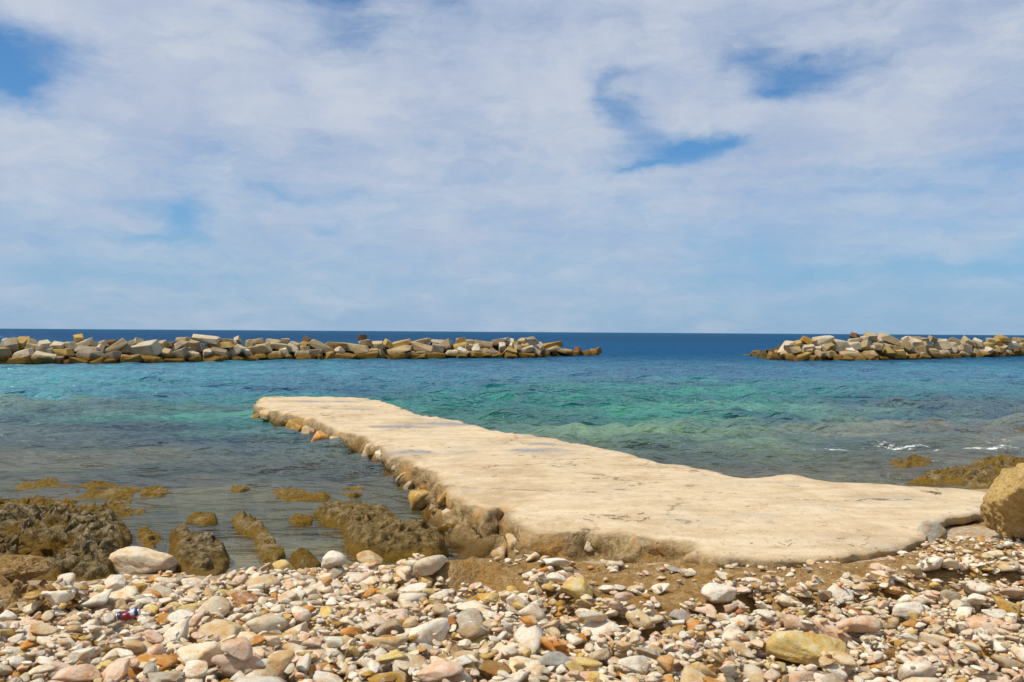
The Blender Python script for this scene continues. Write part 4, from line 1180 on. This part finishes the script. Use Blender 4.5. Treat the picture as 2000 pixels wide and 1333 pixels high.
# named stones, read off the photograph: x, y, w, h, colour, flags, label
NAMED = [
    (276, 1092, 152, 58, 'cream', 'large pale boulder with a bright right face in front of the pitted rocks'), (550, 1101, 47, 40, 'yellow', 'yellow rounded stone at the water edge in front of the weedy rock'),
    (651, 1108, 49, 46, 'white', 'round white pitted stone at the water edge'), (375, 1170, 66, 42, 'yellow', 'chunky bright yellow stone on the left pebbles'), (338, 1168, 34, 30, 'yellow', 'small yellow stone touching the chunky yellow one'),
    (182, 1147, 54, 24, 'yellow', 'flat yellow stone below the large pitted rock'), (224, 1154, 42, 32, 'white', 'smooth whitish stone below the pale boulder'), (266, 1142, 46, 22, 'ochre', 'ochre slanting stone under the pale boulder'),
    (235, 1130, 34, 16, 'orange', 'small orange stone tucked under the left end of the pale boulder'), (322, 1129, 46, 24, 'cream', 'cream stone with orange patch just right below the pale boulder'), (121, 1226, 58, 48, 'white', 'bright white angular stone at the left'),
    (173, 1206, 46, 40, 'white', 'round white stone just left of the crushed can'), (84, 1222, 62, 34, 'tan', 'tan stone left of the bright white angular stone'), (154, 1266, 54, 36, 'white', 'white blunt stone below the round white stone'),
    (430, 1224, 98, 52, 'tan', 'long tan grey angular stone right of the can'), (577, 1212, 60, 44, 'cream', 'cream block-shaped stone with a shaded right end'), (388, 1284, 92, 64, 'cream', 'large pale angular stone near the bottom left'),
    (462, 1291, 64, 54, 'pink', 'flat pinkish stone beside the large pale angular stone'), (546, 1298, 64, 60, 'tan', 'brown and white stone standing at the bottom left of centre'), (259, 1252, 42, 32, 'tan', 'round tan stone below the can'),
    (203, 1285, 56, 26, 'yellow', 'flat olive yellow stone near the bottom left'), (340, 1268, 28, 22, 'rust', 'small rust red stone left of the large pale angular stone'), (112, 1288, 64, 42, 'pink', 'pale pink stone near the bottom left corner'),
    (32, 1304, 56, 34, 'tan', 'tan stone in the bottom left corner'), (10, 1255, 58, 52, 'cream', 'pale stone cut by the left edge'), (616, 1203, 28, 24, 'ochre', 'brown orange stone beside the cream block-shaped stone'),
    (466, 1161, 52, 24, 'tan', 'slanting tan stone behind the middle left pebbles'), (434, 1141, 52, 22, 'yellow', 'flat yellow tan stone right of the pale boulder'), (315, 1150, 64, 26, 'grey', 'grey elongated stone below the pale boulder'),
    (290, 1156, 44, 26, 'orange', 'orange pink stone between the grey elongated stone and the whitish one'), (637, 1150, 24, 18, 'orange', 'small bright orange stone below the round white pitted stone'), (525, 1145, 22, 12, 'orange', 'tiny orange stone below the yellow rounded stone'),
    (350, 1224, 52, 24, 'white', 'white flat stone just right of the can'), (297, 1241, 48, 28, 'pink', 'pinkish orange stone below right of the can'), (329, 1209, 50, 22, 'orange', 'orange brown stone close to the right of the can'),
    (203, 1187, 34, 20, 'pink', 'pinkish stone above the round white stone'), (381, 1312, 52, 40, 'white', 'white stone right under the large pale angular stone'), (315, 1326, 72, 30, 'grey', 'olive grey stone cut by the bottom edge at the left'),
    (150, 1320, 94, 36, 'pink', 'long pale pink stone at the bottom left edge'), (640, 1294, 60, 40, 'white', 'white stone right of the brown and white stone'), (676, 1316, 54, 46, 'pink', 'pale pinkish stone at the bottom edge left of centre'),
    (722, 1094, 54, 28, 'tan', 'rounded tan stone against the big weed covered rock'), (772, 1103, 48, 22, 'yellow', 'flat yellow stone next to the rounded tan stone'), (811, 1107, 52, 28, 'orange', 'orange oval stone at the end of the weedy rock'),
    (923, 1156, 82, 42, 'ochre', 'large orange brown stone lying against the rock shelf'), (971, 1160, 33, 30, 'yellow', 'round yellow stone touching the large orange brown stone'), (953, 1179, 44, 22, 'yellow', 'pale yellow stone below the large orange brown stone'),
    (1007, 1168, 42, 40, 'white', 'white pinkish stone right of the round yellow stone'), (1126, 1175, 76, 58, 'yellow', 'big angular yellow stone on the rock shelf'), (1087, 1122, 56, 20, 'white', 'long white stone lying on the rock shelf'),
    (1110, 1140, 56, 30, 'white', 'white stone right behind the big angular yellow stone'), (1070, 1151, 24, 16, 'slate', 'small blue grey stone on the rock shelf'), (1050, 1173, 38, 22, 'slate', 'grey flat stone left of the big angular yellow stone'),
    (1087, 1182, 42, 22, 'white', 'white wedge stone in front of the big angular yellow stone'), (760, 1222, 62, 50, 'grey', 'grey brown angular stone in the middle of the pebbles'), (926, 1228, 64, 40, 'grey', 'grey tilted angular stone with a dark underside'),
    (802, 1229, 30, 32, 'tan', 'olive tan egg-shaped stone beside the grey brown angular stone'), (863, 1245, 56, 38, 'cream', 'cream stone left below the grey tilted stone'), (867, 1271, 58, 38, 'cream', 'pale yellowish rounded stone at the bottom centre'),
    (911, 1271, 54, 34, 'tan', 'tan rounded stone with small holes at the bottom centre'), (967, 1291, 68, 56, 'brown', 'brown round stone at the bottom centre'), (755, 1259, 80, 34, 'tan', 'olive tan long stone above the bright yellow flat stone'),
    (767, 1283, 68, 28, 'yellow', 'bright yellow flat stone at the bottom centre left'), (758, 1309, 80, 26, 'ochre', 'long yellow orange stone below the bright yellow flat stone'), (860, 1318, 94, 42, 'pink', 'large pale pink stone at the bottom edge'),
    (902, 1300, 48, 30, 'white', 'white stone left of the brown round stone'), (1154, 1217, 66, 32, 'cream', 'pale flat stone below the big angular yellow stone'), (1095, 1251, 30, 24, 'orange', 'orange brown stone above the grey flat slab'),
    (1084, 1277, 80, 34, 'slate', 'grey flat slab stone right of the brown round stone'), (1122, 1301, 46, 26, 'yellow', 'yellow stone below the grey flat slab'), (1163, 1311, 32, 26, 'yellow', 'small yellow white stone near the bottom, right of centre'),
    (1150, 1290, 56, 26, 'yellow', 'yellow slanting stone right of the grey flat slab'), (1031, 1238, 38, 18, 'orange', 'small orange brown stone right of the grey tilted stone'), (1311, 1269, 56, 26, 'cream', 'pale yellow flat stone left of the largest beach boulder'),
    (1217, 1271, 36, 28, 'cream', 'pale small block stone right of centre'), (1266, 1273, 52, 26, 'grey', 'grey stone beside the pale yellow flat stone'), (807, 1159, 56, 16, 'white', 'flat white stone left of the large orange brown stone'),
    (688, 1213, 38, 22, 'pink', 'orange pink stone left of the grey brown angular stone'), (818, 1199, 30, 28, 'orange', 'orange stone behind the olive tan egg-shaped stone'), (1315, 1210, 48, 22, 'ochre', 'orange brown stone left of the vivid orange stone'),
    (1590, 1224, 168, 92, 'yellow', 'largest beach boulder, smooth yellowish grey, lying among the right pebbles'), (1617, 1282, 66, 32, 'white', 'white stone leaning on the front of the largest beach boulder'), (1748, 1233, 52, 40, 'brown', 'brown angular stone right of the largest beach boulder'),
    (1360, 1191, 44, 44, 'orange', 'vivid orange upright stone by the rock shelf'), (1402, 1158, 76, 52, 'white', 'large whitish angular stone at the rock shelf edge'), (1468, 1143, 42, 30, 'white', 'bright white stone right of the large whitish angular one'),
    (1489, 1166, 34, 22, 'white', 'small white stone below the bright white stone'), (1433, 1206, 52, 44, 'white', 'white lumpy stone left behind the largest beach boulder'), (1331, 1189, 48, 32, 'slate', 'grey stone left of the vivid orange stone'),
    (1394, 1220, 38, 28, 'white', 'white stone below the vivid orange stone'), (1909, 1283, 38, 30, 'white', 'brilliant white angular chip near the bottom right'), (1566, 1280, 52, 48, 'pink', 'pinkish pitted stone below the largest beach boulder'),
    (1632, 1297, 58, 46, 'grey', 'grey tan stone beside the pinkish pitted stone'), (1454, 1318, 66, 32, 'brown', 'dark brown stone at the bottom edge right of centre'), (1611, 1151, 30, 28, 'grey', 'grey white stone below the rock shelf'),
    (1557, 1149, 38, 18, 'pink', 'pinkish brown stone at the rock shelf edge'), (1786, 1119, 38, 22, 'tan', 'tan elongated stone on the right gravel near the boulder'), (1860, 1133, 44, 36, 'grey', 'grey tan stone on the right gravel below the ochre boulder'),
    (1671, 1131, 26, 18, 'tan', 'small tan stone by the right rock shelf'), (1755, 1128, 34, 12, 'white', 'flat white stone on the right gravel'), (1910, 1147, 42, 22, 'white', 'white stone at the far right gravel'),
    (1370, 1283, 48, 32, 'pink', 'pinkish stone near the bottom between the pale flat stone and the boulder'), (1398, 1326, 52, 26, 'orange', 'orange pink stone cut by the bottom edge'), (1506, 1328, 54, 26, 'white', 'white stone at the bottom edge right of the dark brown one'),
    (1863, 1261, 34, 28, 'tan', 'tan stone left of the brilliant white chip'), (1780, 1192, 26, 18, 'pink', 'small pink orange stone right of the largest beach boulder'), (1322, 1118, 40, 10, 'slate', 'thin grey flat stone lying on the rock shelf'),
    (1345, 1124, 34, 16, 'white', 'white stone beside the thin grey flat stone on the shelf'),
]
CLS = ['white', 'cream', 'pink', 'tan', 'yellow', 'ochre', 'orange', 'grey', 'brown', 'rust']
CW = np.array([.28, .29, .17, .095, .045, .025, .035, .04, .012, .008])
pr = np.random.default_rng(21)
cells = np.argwhere(ZSD > 0)
wy = GY[cells[:, 0], cells[:, 1]]
inner = cells[(ZSD[cells[:, 0], cells[:, 1]] > .01)]
area = len(inner) * GRES ** 2


def rand_stone(scale, ncand, avoid=False, maxd=.17):
    best = None
    cls = pr.choice(CLS, p=CW / CW.sum())
    tint = np.array(PAL[cls]) * pr.uniform(.84, 1.14)
    j, i = inner[pr.integers(len(inner))]
    x, y = GX[j, i], GY[j, i]
    # smaller gravel to the right and behind
    fine_ = np.clip((x / max(y, .1) - .12) * 2.0, 0, .55)
    if pr.uniform() < .22 and fine_ > .2:
        fine_ = .1
    r0 = scale * (1 - fine_)
    dims = r0 * np.array([pr.uniform(1.0, 1.6), pr.uniform(.75, 1.15), pr.uniform(.36, .70)])
    rot = (pr.normal(0, .22), pr.normal(0, .22), pr.uniform(0, 6.28))
    A_ = ell(dims, np.array(Euler(rot).to_matrix()))
    for c_ in range(ncand):
        if c_:
            j, i = inner[pr.integers(len(inner))]
            if abs(GX[j, i] / GY[j, i] - x / y) > .15:
                continue
        xx, yy = GX[j, i] + pr.uniform(-.5, .5) * GRES, GY[j, i]
        if avoid and ID[j, i] >= 0 and STONES[ID[j, i]][7] is not None:
            continue
        r_ = rest(xx, yy, dims, A_)
        if r_ is None:
            continue
        if avoid:
            ids = ID[r_[1][0]][r_[1][1]]
            ids = np.unique(ids[ids >= 0])
            if any(STONES[q][7] is not None for q in ids):
                continue
        lift = r_[0] - BASE[j, i]
        if best is None or lift < best[0]:
            best = (lift, xx, yy)
    if best is None or best[0] > maxd:
        return 0
    place(best[1], best[2], dims, rot, tint, int(pr.integers(1e6)), (None), 2, pr.uniform(.35, 1.0))
    STONES[-1].append(cls)
    return math.pi * dims[0] * dims[1]


cov = 0
while cov < .62 * area:      # gravel bed
    cov += rand_stone(pr.uniform(.016, .034), 2)
cov = 0
while cov < .45 * area:     # first cobbles
    cov += 1e-4 + rand_stone(float(np.clip(pr.lognormal(math.log(.045), .54), .016, .10)), 6)
for k, (a_, b_, w_, h_, c_, lab) in enumerate(NAMED):
    p0 = Pt(a_, b_ + h_ * .25, .05)
    s = p0[1] / F
    sd_ = 5000 + k
    r2 = np.random.default_rng(sd_)
    hv = max(h_ * .86 - .18 * w_, .38 * h_)
    dims = np.array([w_ * s / 2, (.55 * w_ + .25 * h_) * s / 2, h_ * .80 * s / 2])
    rot = (r2.normal(.05, .12), r2.normal(0, .14), r2.normal(0, .22))
    fl = np.array(PAL[c_]) * r2.uniform(.94, 1.08)
    if w_ > 100:
        dims[2] = h_ * .98 * s / 2
        rot = (.05, -.06 if w_ > 160 else .10, .15)
    place(p0[0], p0[1] + dims[1] * .25, dims, rot, fl, sd_, lab, 4 if w_ < 100 else 5, r2.uniform(.4, 1.0) if w_ < 100 else .35, .62 if w_ < 100 else .85)
    STONES[-1].append(c_)
    STONES[-1][2] -= .05 if w_ > 100 else .22 * dims[2]
cov = 0
while cov < .50 * area:     # cobbles
    cov += 1e-4 + rand_stone(float(np.clip(pr.lognormal(math.log(.045), .54), .016, .10)), 6, True, .10)
cov = 0
while cov < .60 * area:
    a_ = rand_stone(float(np.clip(pr.lognormal(math.log(.021), .40), .010, .05)), 6, True)
    cov += max(a_, 1e-4)

# strays lying on the rock shelf and along the lip of the jetty
keep_inner = inner
jsd = sdist(GX[::4, ::4], GY[::4, ::4], ol[::6]).repeat(4, 0).repeat(4, 1)[:GX.shape[0], :GX.shape[1]]
m_ = (ZSD < 0) & (ZSD > -.75) & (terrain(GX, GY) > .16) & (jsd < -.06) & (GX > -.2)
inner = np.argwhere(m_)
cov = 0
while cov < .10 * len(inner) * GRES ** 2:
    cov += 1e-4 + rand_stone(float(np.clip(pr.lognormal(math.log(.021), .5), .008, .06)), 1, True, .12)
inner = np.argwhere(m_ & (GX > 3.0))
cov = 0
while cov < .45 * len(inner) * GRES ** 2:
    cov += 1e-4 + rand_stone(float(np.clip(pr.lognormal(math.log(.02), .4), .008, .05)), 2, True, .12)
inner = keep_inner
# the crushed can, last of all, on top of the stones
best = None
CD = np.array([.062, .034, .032])
for cpx in range(236, 266, 3):
    for cpy in range(1206, 1226, 3):
        q = Pt(cpx, cpy, .045)
        r_ = rest(q[0], q[1], CD, ell(CD, np.array(Euler((0, 0, .17)).to_matrix())), .93)
        cj, ci = int((q[0] - gx0) / GRES), int((q[1] - gy0) / GRES)
        gain = r_[0] - .032 - HM[ci - 16:ci - 3, cj - 5:cj + 6].max()
        if best is None or gain > best[0]:
            best = (gain, q)
cp0 = best[1]
place(cp0[0], cp0[1], np.array([.062, .034, .032]), (0, 0, .17), np.zeros(3), 1, 'can')
STONES[-1].append('white')
CANK = len(STONES) - 1

cnt = np.bincount(ID[ID >= 0].ravel(), minlength=len(STONES))
cent = np.array([[q[0], q[1], q[2]] for q in STONES])
pp = proj(cent)
inframe = (pp[:, 0] > -10) & (pp[:, 0] < 2010) & (pp[:, 1] < 1345)
score = cnt / cent[:, 1] ** 2 * inframe
named_i = [k for k, q in enumerate(STONES) if q[7] is not None and k != CANK]
order = [k for k in np.argsort(-score) if STONES[k][7] is None and score[k] > 0]
auto_i = order[:max(0, 290 - len(named_i))]
indiv = set(named_i) | set(auto_i)


def stone_geo(q, sub):
    x, y, z, dims, rot, tint, seed, named, _, ang_ = q[:10]
    v = stone_shape(sub, seed, ang_, 8 + seed % 6) * dims
    return v @ np.array(Euler(rot).to_matrix()).T


lm = [(pp[k], STONES[k][7]) for k in named_i]
CNAME = {'white': 'white', 'cream': 'cream', 'pink': 'pinkish', 'tan': 'tan', 'yellow': 'yellow', 'ochre': 'ochre', 'orange': 'orange', 'grey': 'grey', 'brown': 'brown', 'rust': 'rust red', 'slate': 'slate grey'}
SHORT = {}
for k in named_i:
    wds = STONES[k][7].split()
    cut = len(wds)
    for stop in ('at', 'on', 'in', 'with', 'below', 'beside', 'just', 'left', 'right', 'near', 'standing', 'touching', 'tucked', 'lying', 'leaning', 'under', 'cut', 'above', 'behind', 'next', 'against', 'between', 'close', 'by', 'and', 'among'):
        if stop in wds[2:]:
            cut = min(cut, wds.index(stop, 2))
    SHORT[k] = ' '.join(wds[:cut]).rstrip(',')
shortcount = {}
for k in named_i:
    shortcount[SHORT[k]] = shortcount.get(SHORT[k], 0) + 1
marks = [k for k in named_i if shortcount[SHORT[k]] == 1]
used_lab = set(q[7] for q in STONES if q[7])


def autolabel(k):
    dq = STONES[k][3]
    asp = dq[0] / dq[1]
    shp = 'elongated' if asp > 1.5 else ('flat' if dq[2] / dq[0] < .42 else ('chunky' if dq[2] / dq[0] > .62 else 'rounded' if STONES[k][9] < .45 else 'angular'))
    near = sorted(marks, key=lambda m_: float(np.hypot(*(pp[m_] - pp[k]))))
    for m_ in near[:6]:
        dx_, dy_ = pp[k] - pp[m_]
        far = 'just ' if math.hypot(dx_, dy_) < 55 else ''
        rel = ('right of' if dx_ > 0 else 'left of') if abs(dx_) > 1.3 * abs(dy_) else ('in front of' if dy_ > 0 else 'behind')
        for c_ in (f'{CNAME[STONES[k][10]]} {shp} pebble {rel} the {SHORT[m_]}', f'{CNAME[STONES[k][10]]} {shp} pebble {far}{rel} the {SHORT[m_]}'):
            if c_ not in used_lab and len(c_.split()) <= 16:
                used_lab.add(c_)
                return c_
    return f'{CNAME[STONES[k][10]]} {shp} pebble among the others of the beach'


for k in sorted(indiv):
    q = STONES[k]
    sub = q[8] if q[7] else 3
    v = stone_geo(q, sub)
    nm = 'beach_stone' if q[7] else 'pebble'
    link(nm, mesh(nm, v, ICO[sub][1], attrs={'tint': np.tile(q[5], (len(v), 1))}), M_PEB, loc=q[:3], label=q[7] or autolabel(k), cat='stone', group='stones of the pebble beach')
sv, sf, stt, off = [], [], [], 0
for k, q in enumerate(STONES):
    if k in indiv or cnt[k] == 0 or k == CANK:
        continue
    sb_ = 3 if q[1] < 6.2 and q[3][0] > .026 else 2
    v = stone_geo(q, sb_) + np.array(q[:3])
    sv.append(v)
    sf.append(ICO[sb_][1] + off)
    stt.append(np.tile(q[5], (len(v), 1)))
    off += len(v)
link('pebbles', mesh('pebbles', np.vstack(sv), np.vstack(sf), attrs={'tint': np.vstack(stt)}), M_PEB, label='countless small white, pink and tan pebbles covering the beach', cat='pebbles', kind='stuff')
print('MEANTOP', float((HM - terrain(GX, GY))[ZSD > .3].mean()), float((HM - terrain(GX, GY))[(ZSD > .0) & (ZSD < .3)].mean()))
print('STONES', len(STONES), 'stuff', len(sv), 'named', len(named_i), 'area', area)

# stone leaning on the landward lip of the jetty
v, f = tinted(4, 4242, (.115, .09, .12), (.1, .35, .2), None, .8)
p0 = P(1821, 1047, .44)
link('beach_stone', mesh('beach_stone', v, f, attrs={'tint': np.tile((.46, .44, .37), (len(v), 1))}), M_PEB, loc=p0, label='greyish white angular stone leaning against the broken lip of the jetty', cat='stone', group='stones of the pebble beach')

# ------------------------------------------------------------------ crushed can
mc, gc = newmat('can_print')
ob = gc.n('ShaderNodeTexCoord').outputs['Object']
cx_, cy_, cz_ = gc.sep(ob)
nn = gc.noise(ob, 40, 3, .6)
xx = gc.m('ADD', cx_, gc.m('MULTIPLY', gc.m('SUBTRACT', nn, .5), .016))
c = gc.mix(gc.ramp(cz_, -.004, .004), (.34, .012, .012), (.14, .012, .02))
c = gc.mix(gc.ramp(xx, .028, .032), c, (.018, .022, .09))
c = gc.mix(gc.m('MULTIPLY', gc.ramp(xx, .012, .018), gc.m('MULTIPLY', gc.ramp(xx, .042, .036), gc.ramp(cz_, -.012, .0))), c, (.5, .52, .6))
c = gc.mix(gc.m('MULTIPLY', gc.ramp(xx, .015, .022), gc.ramp(cz_, -.012, -.018)), c, (.55, .06, .02))
c = gc.mix(gc.ramp(xx, -.034, -.042), c, (.03, .02, .07))
finish(gc, c, .3, gc.bump(nn, .3, .01), .5)
mcl, gcl = newmat('can_metal')
bb = gcl.n('ShaderNodeBsdfPrincipled')
gcl.put(bb.inputs['Base Color'], (.62, .64, .64))
bb.inputs['Metallic'].default_value = 1
bb.inputs['Roughness'].default_value = .35
oo = gcl.n('ShaderNodeOutputMaterial')
gcl.t.links.new(bb.outputs[0], oo.inputs[0])
can = link('drink_can', None, loc=(cp0[0], cp0[1], STONES[CANK][2] - .003), label='crushed red and navy drink can lying on the left pebbles', cat='can')
can.rotation_euler = (0, R(-10), R(12))
n1_, n2c = 25, 28
cvv = []
for i in range(n1_):
    u = i / (n1_ - 1)
    x_ = (u - .5) * .118
    rr = .031 * (1 - .22 * (max(0, abs(u - .5) - .40) / .1))
    for j in range(n2c):
        th = 2 * math.pi * j / n2c
        dent = 1 - .35 * math.exp(-((u - .32) / .16) ** 2) * max(0, math.cos(th - 1.9)) ** 2 - .22 * math.exp(-((u - .7) / .1) ** 2) * max(0, math.cos(th - .6)) ** 2
        cvv.append((x_, rr * dent * math.cos(th), rr * .86 * dent * math.sin(th)))
cff = [(i * n2c + j, i * n2c + (j + 1) % n2c, (i + 1) * n2c + (j + 1) % n2c, (i + 1) * n2c + j) for i in range(n1_ - 1) for j in range(n2c)]
link('can_body', mesh('can_body', np.array(cvv), cff), mc, parent=can)
for sgn in (-1, 1):
    ev, ef = [], []
    for (r_, o_) in ((.0265, .058), (.0275, .062), (.0245, .062), (.0225, .057), (.0002, .057)):
        for j in range(n2c):
            th = 2 * math.pi * j / n2c
            ev.append((sgn * o_, r_ * math.cos(th), r_ * .86 * math.sin(th)))
    for i in range(4):
        for j in range(n2c):
            ef.append((i * n2c + j, i * n2c + (j + 1) % n2c, (i + 1) * n2c + (j + 1) % n2c, (i + 1) * n2c + j))
    link('can_end', mesh('can_end', np.array(ev), ef), mcl, parent=can)
